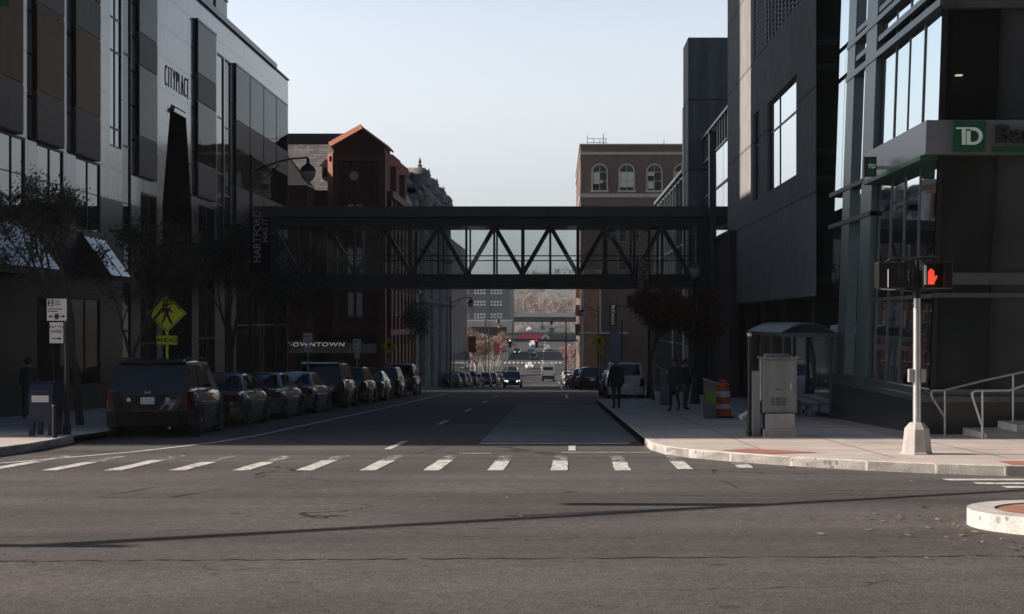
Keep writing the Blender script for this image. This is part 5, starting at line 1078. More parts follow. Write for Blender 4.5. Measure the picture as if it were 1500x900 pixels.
def cabinet():
    y = 29.65; x0, x1 = X(1117, y), X(1167, y); g = SW(y)
    t = thing('utility_cabinet', ((x0+x1)/2, y, g), 'large grey metal traffic control cabinet on a concrete base near the shelter', 'cabinet')
    b = MB(); b.box(x0+.02, x1-.0, y, y+.55, g-.05, g+.16); b.box(x0+.07, x1-.03, y+.02, y+.53, g+.16, g+.48); b.build('concrete_base', M['footing'], t, bevel=.015)
    c = MB(); c.box(x0, x1+.01, y+.005, y+.56, g+.5, g+1.62); cb = c.build('cabinet_body', M['cabinet'], t, bevel=.012)
    d = MB(); d.box(x0+.04, x1-.03, y-.012, y+.004, g+.55, g+1.58); dr = d.build('door', M['cabinet'], cb, bevel=.006)
    v = MB()
    for i in range(3):
        for k in range(5): v.box(x0+.16+.12*i, x0+.25+.12*i, y-.02, y-.013, g+.66+.035*k, g+.675+.035*k)
    v.box(x0+.26, x0+.4, y-.02, y-.013, g+.98, g+1.0); v.build('vent_louvres', M['steel'], dr)
    h = MB(); h.box(x1-.14, x1-.11, y-.05, y-.012, g+.98, g+1.12); h.build('door_handle', M['galv'], dr)
    l = MB(); l.box(x0-.03, x1+.03, y-.03, y+.6, g+1.622, g+1.66); l.box(x0+.08, x1-.14, y+.1, y+.45, g+1.66, g+1.72); l.build('lid', M['cabinet'], t, bevel=.01)
    s = MB(); s.box(x0-.2, x0-.035, y+.05, y+.5, g+.02, g+1.36); s.build('side_box', M['cabinet'], t, bevel=.01)
    s = MB(); s.tube((x0-.03, y+.05, g+.75), (x0-.03, y+.05, g+1.62), .02, n=6); s.build('conduit', M['galv'], t)
    p = thing('signal_post', (X(1098, 29.9), 29.9, SW(29.9)), 'slim black post standing left of the large traffic cabinet', 'post')
    q = MB(); xx = X(1098, 29.9); q.tube((xx, 29.9, SW(29.9)), (xx, 29.9, SW(29.9)+2.1), .045, n=10); q.tube((xx, 29.9, SW(29.9)), (xx, 29.9, SW(29.9)+.12), .075, n=10); q.build('shaft', M['poleblack'], p, smooth=40)
    q = MB(); q.ball((xx, 29.9, SW(29.9)+2.13), .06); q.build('finial', M['galv'], p, smooth=60)
    yh = 32.6; xh = X(1103, yh); g = SW(yh); h = thing('fire_hydrant', (xh, yh, g), 'red fire hydrant with white hose cap half hidden behind the black post', 'hydrant')
    b = MB(); b.lathe([(.15, 0), (.15, .05), (.1, .06), (.1, .48), (.13, .5), (.13, .54), (.1, .6), (.04, .68), (.03, .74)], (xh, yh, g), 12); b.build('barrel', M['hydred'], h, smooth=40)
    n = MB(); n.tube((xh-.08, yh-.02, g+.42), (xh-.3, yh-.1, g+.3), .055, .065, 10); n.build('hose_cap', M['signwhite'], h, smooth=40)
cabinet()
def barrel():
    y = 40.8; x = X(1058.5, y); g = SW(y); t = thing('traffic_barrel', (x, y, g), 'orange and white striped traffic barrel beside the grey bin', 'barrel')
    prof = [(.255, .04), (.25, .2), (.235, .2), (.23, .4), (.22, .4), (.215, .6), (.205, .6), (.2, .78), (.19, .78), (.185, .96), (.15, 1.0)]
    b = MB(); b.lathe(prof, (x, y, g), 20); b.build('drum', M['barrel'], t, smooth=30)
    for z0, z1, r in ((.27, .4, .236), (.6, .77, .212)): w = MB(); w.lathe([(r+.004, z0), (r-.004, z1)], (x, y, g), 20); w.build('white_band', M['reflwhite'], t, smooth=30)
    w = MB(); w.lathe([(.33, 0), (.33, .05), (.26, .06)], (x, y, g), 20); w.build('rubber_base', M['rubber'], t); w = MB(); w.path([(x-.08, y, g+1), (x-.08, y, g+1.07), (x+.08, y, g+1.07), (x+.08, y, g+1)], .02, 6); w.build('handle', M['barrel'], t)
    y = 40.2; x = X(1040, y); g = SW(y); t = thing('waste_bin', (x, y, g), 'grey sidewalk bin with lime green sticker left of the striped barrel', 'bin')
    b = MB(); b.prism([(x-.16, y-.2, g), (x+.16, y-.2, g), (x+.16, y-.2, g+.98), (x-.16, y-.2, g+1.1)], (0, .45, 0)); b.build('body', M['bingrey'], t, bevel=.015); s = MB(); s.box(x-.16, x+.155, y-.206, y-.202, g+.45, g+.82); s.build('sticker', M['limegreen'], t); s = MB(); s.prism([(x-.18, y-.22, g+1.11), (x+.18, y-.22, g+.99), (x+.18, y-.22, g+1.02), (x-.18, y-.22, g+1.14)], (0, .49, 0)); s.build('lid', M['signmetal'], t)
    y = 54; x = X(976, y); g = SW(y); t = thing('small_cabinet', (x, y, g), 'plain grey sidewalk cabinet behind the standing pair of people', 'cabinet')
    b = MB(); b.box(x-.22, x+.22, y, y+.4, g, g+1.22); b.build('body', M['cabinet'], t, bevel=.02); b = MB(); b.box(x-.24, x+.24, y-.02, y+.42, g+1.222, g+1.26); b.build('lid', M['signmetal'], t); b = MB(); b.box(x-.18, x+.18, y-.012, y-.001, g+.1, g+1.12); b.build('door', M['cabinet'], t)
barrel()
def shelter():
    x0, x1, y0, y1 = 6.38, 7.72, 40, 46.5; g = SW(41); g1 = SW(46)
    t = thing('bus_shelter', ((x0+x1)/2, 43, g), 'bus shelter with a barrel vaulted glass roof behind the traffic cabinet', 'shelter')
    zr = Z(489, y0); n = 12; pr = [(x0-.1+(x1-x0+.2)*i/n, zr+.28*math.sin(PI*i/n)) for i in range(n+1)]
    r = MB()
    for (a, b), (c, d) in zip(pr, pr[1:]): r.prism([(a, y0-.2, b), (c, y0-.2, d), (c, y0-.2, d+.035), (a, y0-.2, b+.035)], (0, y1-y0+.4, 0))
    r.build('vaulted_roof', M['cabinet'], t, smooth=50)
    e = MB()
    for yy in (y0-.22, y1+.2):
        for (a, b), (c, d) in zip(pr, pr[1:]): e.tube((a, yy, b), (c, yy, d), .03, n=6)
    for xx in (x0-.1, x1+.1): e.box(xx-.04, xx+.04, y0-.2, y1+.2, zr-.08, zr)
    e.box(x0-.1, x1+.1, y0-.24, y0-.2, zr-.1, zr+.02); e.build('roof_frame', M['mullion'], t)
    for xx in (x0, x1):
        for yy in (y0, y0+2.2, y0+4.4, y1): p = MB(); p.box(xx-.03, xx+.03, yy-.03, yy+.03, gz(yy)+.15, zr-.08); p.build('post', M['mullion'], t)
    w = MB(); w.poly([(x1-.04, y0, gz(y0)+.3), (x1-.04, y1, gz(y1)+.3), (x1-.04, y1, zr-.1), (x1-.04, y0, zr-.1)]); w.poly([(x0+.05, y1, gz(y1)+.3), (x1-.05, y1, gz(y1)+.3), (x1-.05, y1, zr-.1), (x0+.05, y1, zr-.1)]); w.build('glass_wall', M['shelter_glass'], t, fixn=False)
    b = MB(); b.box(x1-.55, x1-.1, y0+.8, y1-.8, gz(43)+.6, gz(43)+.65)
    for yy in (y0+1.2, y0+3.2, y1-1.2): b.box(x1-.4, x1-.3, yy, yy+.06, gz(yy)+.14, gz(43)+.6)
    b.build('bench', M['cabinet'], t)
shelter()
def rails():
    def rail(name, lab, y, pts, posts, r=.024):
        t = thing('stair_handrail', (pts[0][0], y, SW(y)), lab, 'handrail'); a = MB(); a.path([(px, y, pz) for px, pz in pts], r, 10); a.build('rail', M['galv'], t, smooth=50)
        for px, za, zb in posts: q = MB(); q.tube((px, y, za), (px, y, zb), r*.9, n=10); q.build('post', M['galv'], t, smooth=50)
    y = 30.2; f = lambda u, v: (X(u, y), Z(v, y))
    rail('h', 'silver stair handrail nearer the bank wall behind the signal pole', y, [f(1384, 612), f(1366, 584), f(1363.5, 577), f(1367, 572.5), f(1384, 572), f(1440, 558), f(1500, 545), f(1560, 532)], [(X(1384, y), SW(y)-.02, Z(572, y)), (X(1484, y), SW(y)+.25, Z(549, y))])
    y = 28.85; f = lambda u, v: (X(u, y), Z(v, y))
    rail('h', 'silver stair handrail at the outer edge of the entrance steps', y, [f(1437.5, 622), f(1425, 583), f(1424, 576), f(1429, 572.5), f(1478, 572), f(1500, 565), f(1560, 548)], [(X(1439, y), SW(y)-.02, Z(572, y))])
rails()
# ------------------------------------------------------------------ signs
def plate_diamond(mb, cx, y, cz, h, d=.004, mi=0): mb.prism([(cx-h, y, cz), (cx, y, cz-h), (cx+h, y, cz), (cx, y, cz+h)], (0, d, 0), mi)
def walker_symbol(mb, cx, y, cz, s):
    q = lambda pts: mb.prism([(cx+a*s, y, cz+b*s) for a, b in pts], (0, -.004, 0))
    q([(.08*math.cos(i*PI/5)-.02, .36+.085*math.sin(i*PI/5)) for i in range(10)])
    q([(-.11, .25), (.1, .25), (.08, -.05), (-.09, -.05)]); q([(-.11, .25), (-.24, .02), (-.19, -.01), (-.08, .15)]); q([(.1, .25), (.26, .06), (.23, .01), (.06, .15)])
    q([(-.09, -.05), (.02, -.05), (-.1, -.3), (-.2, -.46), (-.27, -.43), (-.17, -.27)]); q([(-.02, -.05), (.08, -.05), (.16, -.24), (.26, -.45), (.18, -.48), (.07, -.27)])
def diamond_sign(name, x, y, cz, h, label, m, plate_txt=None, top=None, arrow=False, flip=1, rz=0):
    g = SW(y); t = thing('pedestrian_crossing_sign', (x, y, g), label, 'road sign')
    p = MB(); p.box(x-.03, x+.03, y, y+.04, g, cz+h*.9); po = p.build('post', M['signyellow'] if plate_txt else M['signmetal'], t)
    s = MB(); plate_diamond(s, x, y-.006, cz, h); sp = s.build('diamond_plate', m, t)
    e = MB()
    k = h*.93; k2 = h*.885
    for (a, b) in (((-1, 0), (0, -1)), ((0, -1), (1, 0)), ((1, 0), (0, 1)), ((0, 1), (-1, 0))): e.prism([(x+a[0]*k, y-.007, cz+a[1]*k), (x+b[0]*k, y-.007, cz+b[1]*k), (x+b[0]*k2, y-.007, cz+b[1]*k2), (x+a[0]*k2, y-.007, cz+a[1]*k2)], (0, -.003, 0))
    walker_symbol(e, x, y-.007, cz-.01*h, h*1.16); e.build('walking_figure', M['signblack'], sp)
    if plate_txt:
        zz = cz-h-.2; q = MB(); q.box(x-.28, x+.28, y-.008, y-.003, zz-.13, zz+.13); q_ = q.build('lower_plate', m, t)
        w = MB(); text_mb(w, plate_txt, .165, face_cam(x, y-.0085, zz), .002, .004); 
        for a, b, c, d in ((-.265, .265, -.12, -.11), (-.265, .265, .11, .12), (-.265, -.255, -.12, .12), (.255, .265, -.12, .12)): w.box(x+a, x+b, y-.011, y-.0082, zz+c, zz+d)
        w.build('plate_lettering', M['signblack'], q_)
    elif arrow:
        zz = cz-h-.15; q = MB(); q.box(x-.3, x+.3, y-.008, y-.003, zz-.16, zz+.14); q_ = q.build('lower_plate', m, t)
        w = MB(); w.prism([(x+.18, y-.0085, zz+.08), (x-.02, y-.0085, zz-.02), (x+.02, y-.0085, zz+.03), (x-.2, y-.0085, zz-.09), (x-.03, y-.0085, zz-.08), (x-.05, y-.0085, zz-.05)], (0, -.003, 0)); w.build('arrow', M['signblack'], q_)
    return t
y = 38.4; diamond_sign('s', X(244.5, y), y, Z(459, y), .53, 'bright yellow-green walking figure sign over an ahead plate behind the large suv', M['signyellow'], 'AHEAD')
y = 93.5; diamond_sign('s', X(878, y), y, Z(501, y), .55, 'amber walking figure sign with arrow plate on the right before the brick block', M['signyellow2'], None, arrow=True)
y = 88; diamond_sign('s', X(570, y), y, Z(507, y), .5, 'dim amber walking figure sign on the left below the walkway', M['signyellow2'])
def parking_signs():
    y = 30.6; x = X(97, y); g = SW(y); t = thing('parking_sign_post', (x, y, g), 'dark post with two white parking signs beside the blue mailbox', 'sign')
    p = MB(); p.tube((x, y+.05, g), (x, y+.05, Z(436, y)), .058, n=10); p.tube((x, y+.05, g), (x, y+.05, g+.2), .09, n=10); p.build('post', M['poleblack'], t, smooth=40)
    a, b, c, d = X(69, y), X(98, y), Z(470, y), Z(438, y); s = MB(); s.box(a, b, y-.016, y-.012, c, d); u = s.build('zone_plate', M['signwhite'], t)
    w = MB(); w.box(a+.02, a+.14, y-.019, y-.0165, d-.16, d-.02)
    for i, (z, l) in enumerate(((d-.05, .16), (d-.09, .14), (d-.13, .17))): w.box(a+.17, a+.17+l*.8, y-.019, y-.0165, z-.008, z+.008)
    for z, l in ((d-.22, .3), (d-.27, .2)): w.box(a+.03, a+.03+l, y-.019, y-.0165, z-.01, z+.01)
    zz = c+.09; w.box(a+.05, b-.05, y-.019, y-.0165, zz-.008, zz+.008); w.box((a+b)/2-.04, (a+b)/2+.04, y-.02, y-.0165, zz-.06, zz+.06)
    for sx, xx in ((-1, a+.03), (1, b-.03)): w.prism([(xx, y-.0165, zz), (xx-sx*.06, y-.0165, zz+.035), (xx-sx*.06, y-.0165, zz-.035)], (0, -.003, 0))
    w.build('printed_text', M['signblack'], u); w = MB(); text_mb(w, '2', .15, face_cam(a+.08, y-.0195, d-.09), .002, .006); w.build('zone_number', M['signwhite'], u)
    a, b, c, d = X(73, y), X(93, y), Z(503, y), Z(472.5, y); s = MB(); s.box(a, b, y-.016, y-.012, c, d); u = s.build('pay_plate', M['signwhite'], t)
    w = MB(); cx = (a+b)/2; text_mb(w, 'PAY TO', .085, face_cam(cx, y-.0165, d-.1), .002, .001); text_mb(w, 'PARK', .1, face_cam(cx, y-.0165, d-.2), .002, .001); zz = c+.1; w.box(a+.04, b-.07, y-.019, y-.0165, zz-.01, zz+.01); w.prism([(b-.03, y-.0165, zz), (b-.1, y-.0165, zz+.035), (b-.1, y-.0165, zz-.035)], (0, -.003, 0)); w.build('printed_text', M['signblack'], u)
    for (u0, y, v0, v1, v2, v3, lab) in ((451, 52, 503, 488, 515, 507, 'white parking sign in front of the awning lettering'), (523, 62, 511, 497, 525, 512, 'tall pair of white parking plates right of the awning lettering')):
        x = X(u0, y); t = thing('parking_sign_post', (x, y, SW(y)), lab, 'sign'); p = MB(); p.tube((x, y+.03, SW(y)), (x, y+.03, Z(v1, y)), .03, n=8); p.build('post', M['signmetal'], t)
        for va, vb, hw in ((v0, v1, .17), (v2, v3, .12)): s = MB(); s.box(x-hw, x+hw, y-.01, y-.004, Z(va, y), Z(vb, y)); pl = s.build('sign_plate', M['signwhite'], t); s = MB(); s.box(x-hw*.7, x+hw*.7, y-.013, y-.0105, Z(va, y)+.08, Z(va, y)+.1); s.box(x-hw*.7, x+hw*.2, y-.013, y-.0105, Z(vb, y)-.14, Z(vb, y)-.1); s.build('printed_text', M['signblack'], pl)
parking_signs()
def mailbox():
    y = 30.3; x = X(67, y); g = SW(y); t = thing('blue_mailbox', (x, y, g), 'dark blue rounded mailbox with a white label at the left curb', 'mailbox')
    n = 10; w, d = .25, .3; prof = [(-d, .32), (-d, .9)] + [(-d*math.cos(PI*i/n), .9+.26*math.sin(PI*i/n)) for i in range(1, n)] + [(d, .9), (d, .32)]
    b = MB(); b.prism([(x-w, y+a, g+z) for a, z in prof], (2*w, 0, 0)); b.build('body', M['mailblue'], t, smooth=30)
    for sx in (-1, 1):
        for sy in (-1, 1): l = MB(); l.box(x+sx*.2-.05, x+sx*.2+.05, y+sy*.24-.05, y+sy*.24+.05, g, g+.33); l.build('leg', M['mailblue'], t)
    s = MB(); s.box(x-.19, x+.17, y-d-.006, y-d-.001, g+.72, g+.86); s.build('label', M['signwhite'], t); q = MB(); q.box(x-.2, x+.2, y-d-.05, y-d+.04, g+.93, g+.97); q.build('pull_handle', M['mailblue'], t)
    y = 29.0; x = X(80, y); t = thing('short_bollard', (x, y, SW(y)), 'short dark post on the curb edge in front of the mailbox', 'bollard'); b = MB(); b.tube((x, y, SW(y)), (x, y, SW(y)+.62), .05, n=10); b.build('shaft', M['poleblack'], t, smooth=40); b = MB(); b.ball((x, y, SW(y)+.64), .06); b.build('cap', M['poleblack'], t, smooth=60)
mailbox()
# ------------------------------------------------------------------ street lamps
def lantern(mb, gl, c, s=1.0):
    x, y, z = c
    mb.lathe([(.02, .42), (.05, .36), (.06, .22), (.2, .12), (.27, 0), (.27, -.05), (.24, -.05)], (x, y, z), 14)
    gl.lathe([(.24, -.04), (.25, -.12), (.2, -.26), (.1, -.36), (.02, -.4)], (x, y, z), 14)
def arm_lamp(x, y, top, reach, label, rz=0, group='hanging lantern street lamps', mirror=1):
    g = SW(y); t = thing('street_lamp', (x, y, g), label, 'street lamp', group)
    p = MB(); p.lathe([(.17, 0), (.17, .1), (.12, .3), (.1, .9), (.075, 1.0)], (x, y, g), 10); p.tube((x, y, g+.9), (x, y, top), .07, .05, 10); p.ball((x, y, top+.05), .07); p.build('post', M['poleblack'], t, smooth=40)
    dx = reach; dr = Vector((dx*math.cos(rz), dx*math.sin(rz), 0)); a = MB(); A = Vector((x, y, top-.45)); pts = [A + dr*k + Vector((0, 0, .42*math.sin(min(1, k*1.1)*PI/2)+.05*k)) for k in (0, .25, .5, .75, 1)]
    a.path(pts, .03, 8); a.path([A-Vector((0, 0, .5)), A+dr*.25-Vector((0, 0, .2)), A+dr*.5+Vector((0, 0, .25))], .02, 6); a.build('arm', M['poleblack'], t, smooth=50)
    lm = MB(); gl = MB(); e = pts[-1]; lantern(lm, gl, (e.x, e.y, e.z-.42)); l = lm.build('lantern', M['poleblack'], t, smooth=50); gl.build('lamp_glass', M['lampglass'], l, smooth=60)
    return t
arm_lamp(X(368, 47), 47, Z(232, 47), 1.88, 'hanging lantern street lamp at the left, seen against the brick gable')
arm_lamp(X(951, 66), 66, Z(326, 66), -1.78, 'hanging lantern street lamp at the right, seen against the walkway')
y = 112; arm_lamp(X(660, y), y, Z(436, y), 1.6, 'hanging lantern street lamp beside the ribbed grey building')
y = 124; arm_lamp(X(877, y), y, Z(450, y), -1.45, 'hanging lantern street lamp before the orange brick bay')
y = 190; arm_lamp(X(711, y), y, Z(466, y), 1.7, 'hanging lantern street lamp left among the tan bare trees')
y = 225; arm_lamp(X(716, y), y, Z(474, y), 1.7, 'farther hanging lantern street lamp among the tan bare trees')
def acorn_lamp(x, y, top, label):
    g = SW(y); t = thing('acorn_lamp', (x, y, g), label, 'street lamp'); p = MB(); p.lathe([(.2, 0), (.2, .15), (.13, .5), (.1, 1.0), (.06, 1.1)], (x, y, g), 10); p.tube((x, y, g+1), (x, y, top-.62), .06, .05, 10); p.build('post', M['poleblack'], t, smooth=40)
    c = MB(); c.lathe([(.05, -.66), (.16, -.6), (.14, -.52)], (x, y, top), 10); c.lathe([(.2, -.12), (.12, -.05), (.03, 0), (.01, .12)], (x, y, top), 10); c.build('lamp_cap', M['poleblack'], t, smooth=40); b = MB(); b.lathe([(.12, -.54), (.22, -.38), (.23, -.22), (.17, -.12)], (x, y, top), 12); b.build('lamp_glass', M['lampglass'], t, smooth=60)
y = 56; acorn_lamp(X(1018, y), y, Z(388, y), 'black acorn lamp beside the concrete overhang on the right sidewalk')
y = 74; acorn_lamp(X(988, y), y, Z(418, y), 'smaller-looking acorn lamp between the russet trees')
def banners():
    for x, y, z0, z1, s, lab in ((X(381, 46.9), 46.9, Z(400, 46.9), Z(318, 46.9), 1, 'dark banner with vertical hartford lettering on the left lamp post'), (X(942, 65.9), 65.9, Z(446, 65.9), Z(380, 65.9), -1, 'maroon banner with vertical hartford lettering on the right lamp post')):
        t = thing('street_banner', (x, y, z0), lab, 'banner'); w = .33 if s > 0 else .3; b = MB(); n = 8
        for i in range(n):
            a, c = z0+(z1-z0)*i/n, z0+(z1-z0)*(i+1)/n; o = lambda q: .02*math.sin(q*6)
            b.prism([(x-w, y+o(i/n), a), (x+w, y+o(i/n)+.02, a), (x+w, y+o((i+1)/n)+.02, c), (x-w, y+o((i+1)/n), c)], (0, .006, 0))
        b.build('cloth', M['bannerred'] if s < 0 else M['navy'], t)
        q = MB()
        for zz in (z0+.02, z1-.02): q.tube((x-w, y, zz), (x+w+.05, y, zz), .015, n=6)
        q.build('banner_rod', M['poleblack'], t)
        q = MB(); rot = Matrix.Rotation(PI/2 if s > 0 else PI/2, 4, 'Z')
        Mh = lambda xx, zz: Matrix.Translation((xx, y-.04, zz)) @ Matrix.Rotation(PI/2, 4, 'X') @ rot
        text_mb(q, 'HARTFORD', .36, Mh(x-.08, (z0+z1)/2+.15*(z1-z0)), .003, .006, sx=.92); text_mb(q, 'HAS IT', .27, Mh(x+.18, (z0+z1)/2+.26*(z1-z0)), .003, .004); q.build('banner_lettering', M['bannertxt'], t)
    y = 100; x = X(898, y); t = thing('pub_blade_sign', (x, y, Z(478, y)), 'black vertical pub sign with white lettering above the blue banner', 'sign'); b = MB(); b.box(x-.28, x+.28, y, y+.1, Z(478, y), Z(446, y)); b.build('sign_board', M['signblack'], t); q = MB(); text_mb(q, "McKinnon's", .36, Matrix.Translation((x, y-.002, Z(461.5, y))) @ Matrix.Rotation(PI/2, 4, 'X') @ Matrix.Rotation(-PI/2, 4, 'Z'), .004, .004, sx=.82); q.build('sign_lettering', M['lettering'], t); q = MB(); q.box(x+.28, x+4.2, y+.03, y+.07, Z(450, y), Z(448, y)); q.build('bracket', M['poleblack'], t)
    y = 100.5; t = thing('blue_street_banner', (x, y, Z(532, y)), 'tall blue fabric banner hanging under the black pub sign', 'banner'); b = MB(); b.box(X(894, y), X(907, y), y, y+.012, Z(530, y), Z(481, y)); b.build('cloth', M['bannerblue'], t); q = MB(); q.tube((X(893, y), y, Z(481, y)), (X(912, y), y, Z(481, y)), .02, n=6); q.tube((X(911, y), y, SW(y)), (X(911, y), y, Z(470, y)), .05, n=8); q.build('banner_post', M['poleblack'], t)
    for u, y, lab in ((692, 185, 'maroon flag banner on the lamp among the tan trees'), (697, 225, 'second small maroon banner farther along the tan trees'), (728, 260, 'bright red flag hanging at the far end of the tan trees')):
        x = X(u, y); t = thing('far_banner', (x, y, SW(y)), lab, 'banner'); b = MB(); zt = Z(493 if u < 710 else 503, y); b.box(x-.45, x+.45, y, y+.02, zt-2.1, zt); b.build('cloth', M['bannerred'] if u < 710 else M['redpanel'], t); b = MB(); b.tube((x-.5, y, SW(y)), (x-.5, y, zt+.2), .05, n=6); b.build('banner_post', M['poleblack'], t)
banners()
def far_signals():
    y = 197; t = thing('traffic_signal_mast', (X(850, y), y, gz(y)), 'black traffic signal mast with long arm across the far street', 'traffic light'); m = MB(); x = X(850, y); z = Z(499, y)
    m.tube((x, y, gz(y)), (x, y, z+.4), .14, .11, 8); m.build('post', M['poleblack'], t); m = MB(); m.tube((x, y, z), (X(738, y), y, z+.15), .12, .07, 8); m.build('mast_arm', M['poleblack'], t)
    for u, mm in ((786, M['hand']), (747, M['headon'])):
        hh = MB(); xx = X(u, y); hh.box(xx-.2, xx+.2, y-.15, y+.15, z-1.0, z+.15); h = hh.build('signal_head', M['black'], t); l = MB(); l.lathe([(0, -.02), (.09, -.02), (.09, 0), (0, 0)], (xx, y-.16, z), 10, ax='y'); l.build('lit_lens', mm, h)
    y = 188; t = thing('tall_black_post', (X(829, y), y, gz(y)), 'tall black lamp pole standing beside the white service truck', 'street lamp'); m = MB(); x = X(829, y); m.tube((x, y, gz(y)), (x, y, Z(468, y)), .13, .08, 8); m.build('post', M['poleblack'], t, smooth=40); m = MB(); m.path([(x, y, Z(468, y)), (x-.7, y, Z(466, y)), (x-1.9, y, Z(468, y))], .05, 6); ar = m.build('arm', M['poleblack'], t); lm = MB(); gl = MB(); lantern(lm, gl, (x-1.9, y, Z(472, y))); l = lm.build('lantern', M['poleblack'], t); gl.build('lamp_glass', M['lampglass'], l)
    # near mast whose arm reaches out of the picture at upper left and lays its shadow on the crossing
    t = thing('near_signal_mast', (-17.9, 13.2, 0), 'traffic signal mast at upper left whose street sign just enters the picture', 'traffic light'); z = 6.75
    m = MB(); m.tube((-17.9, 13.2, 0), (-17.9, 13.2, z+.3), .15, .11, 12); m.build('post', M['poleblack'], t); m = MB(); m.tube((-17.9, 13.2, z-.1), (-7.3, 19.2, z), .11, .075, 10); m.build('mast_arm', M['poleblack'], t); m = MB(); m.tube((-13.2, 15.7, z-.5), (-10.4, 17.4, z-.05), .04, n=8); m.build('brace', M['poleblack'], t)
    s = MB(); s.obox((-8.1, 18.85, 6.02), (1.7, .03, .5)); s.build('street_name_sign', M['green'], t, bevel=.02)
    for k, (xx, yy) in enumerate(((-11.2, 17.0),)): h = MB(); h.box(xx-.18, xx+.18, yy-.16, yy+.16, z-1.2, z-.1); h.build('signal_head', M['black'], t)
far_signals()
# ------------------------------------------------------------------ people
def person(x, y, heading, label, h=1.75, pose='walk', top=None, hair=None, stride=.3, phase=1):
    """one skinned figure grown over a posed skeleton; facing +Y before the heading is applied"""
    k = h/1.75; me = bpy.data.meshes.new('person')
    pel = Vector((0, 0, .95)); V = []; E = []; Rd = []
    def add(p, r, par=None): V.append(Vector(p)*k); Rd.append(r*k); (E.append((par, len(V)-1)) if par is not None else None); return len(V)-1
    a = add((0, 0, .95), .145); b = add((0, .005, 1.12), .135, a); c = add((0, .01, 1.3), .155, b); d = add((0, 0, 1.43), .13, c); n = add((0, 0, 1.51), .06, d); hd = add((0, .02, 1.58), .075, n); h2 = add((0, .02, 1.66), .095, hd); add((0, .015, 1.715), .07, h2)
    s = stride*phase if pose == 'walk' else .03
    for sd, st in ((1, s), (-1, -s)):
        p1 = add((sd*.09, 0, .88), .1, a); kn = add((sd*.1, st*.55+.03, .5), .066, p1); lift = .05 if (pose == 'walk' and st < 0) else 0; an = add((sd*.1, st*1.05-.02, .1+lift), .045, kn); add((sd*.11, st*1.05+.05, .045+lift*.4), .042, an); add((sd*.115, st*1.05+.14, .035), .035, len(V)-1)
        sh = add((sd*.17, 0, 1.41), .075, d); el = add((sd*.235, -st*.35-.03, 1.14), .052, sh); wr = add((sd*.225, -st*.6+.08, .9), .036, el); pm = add((sd*.222, -st*.65+.11, .83), .034, wr)
        ph = V[pm]/k
        for j, (dx, ln) in enumerate(((-.024, .075), (-.008, .085), (.008, .08), (.022, .065))):
            f1 = add((ph.x, ph.y+dx, ph.z-.04), .0095, pm); f2 = add((ph.x-sd*.008, ph.y+dx+.004, ph.z-.04-ln*.5), .0085, f1); add((ph.x-sd*.02, ph.y+dx+.008, ph.z-.04-ln), .0075, f2)
        t1 = add((ph.x-sd*.012, ph.y+.035, ph.z+.005), .011, pm); add((ph.x-sd*.02, ph.y+.055, ph.z-.04), .009, t1)
    me.from_pydata([tuple(v) for v in V], E, []); o = bpy.data.objects.new('tmp', me); COL.objects.link(o)
    sk = o.modifiers.new('skin', 'SKIN'); sk.use_smooth_shade = True
    for i, sv in enumerate(me.skin_vertices[0].data): sv.radius = (Rd[i], Rd[i]*(.72 if i in (b, c, d) else 1)); sv.use_root = (i == 0)
    ss = o.modifiers.new('sub', 'SUBSURF'); ss.levels = 1; ss.render_levels = 1
    dg = bpy.context.evaluated_depsgraph_get(); m2 = bpy.data.meshes.new_from_object(o.evaluated_get(dg)); bpy.data.objects.remove(o)
    m2.name = 'person'; m2.materials.clear()
    for mm in (top or M['jacket'], M['trouser'], M['skin'], M['shoe']): m2.materials.append(mm)
    for pg in m2.polygons:
        z = pg.center.z/k; hand = abs(pg.center.x) > .19*k and z < .9
        pg.material_index = 2 if z > 1.5 or hand else (0 if z > .84 else (1 if z > .1 else 3)); pg.use_smooth = True
    r = bpy.data.objects.new('person', m2); COL.objects.link(r); tag(r, label, 'person'); r.location = (0, 0, 0)
    hm = MB(); hm.ball((0, .005*k, 1.675*k), .115*k, 12, sz=1.0); hm.v = [(p[0], p[1]-(.03*k if p[2] < 1.68*k else 0), p[2]) for p in hm.v]; hm.build('hair', hair or M['hair'], r, smooth=60)
    f = MB(); f.prism([(-.015*k, .115*k, 1.6*k), (.015*k, .115*k, 1.6*k), (0, .105*k, 1.66*k)], (0, .025*k, 0)); f.build('nose', M['skin'], r)
    for sx in (-1, 1): e = MB(); e.ball((sx*.1*k, .02*k, 1.63*k), .022*k, 6); e.build('ear', M['skin'], r, smooth=60)
    if pose == 'walk':
        ct = MB(); n_ = 12; ct.loft([[(rx*k*math.cos(2*PI*i/n_), ry*k*math.sin(2*PI*i/n_), z*k) for i in range(n_)] for rx, ry, z in ((.21, .16, .76), (.2, .155, .95), (.195, .15, 1.15), (.215, .155, 1.32), (.16, .12, 1.45))]); ct.build('coat', top or M['jacket'], r, smooth=60)
    r.location = (x, y, SW(y)); r.rotation_euler = (0, 0, heading); return r
person(X(903, 49.5), 49.5, 0, 'man in a dark jacket walking away along the curb beside the white van', 1.76, 'walk', M['jacket'], M['hairgrey'])
person(X(988, 47), 47, PI*.8, 'person in a charcoal coat standing left of a companion by the small cabinet', 1.72, 'walk', M['jacket2'], stride=.1)
person(X(1004, 48.5), 48.5, -PI*.7, 'person in dark clothes standing behind a companion near the acorn lamp', 1.7, 'stand', M['jacket'])
person(X(42, 40), 40.0, .3, 'dark figure walking along the shop windows behind the mailbox', 1.7, 'walk', M['jacket'], stride=.22)
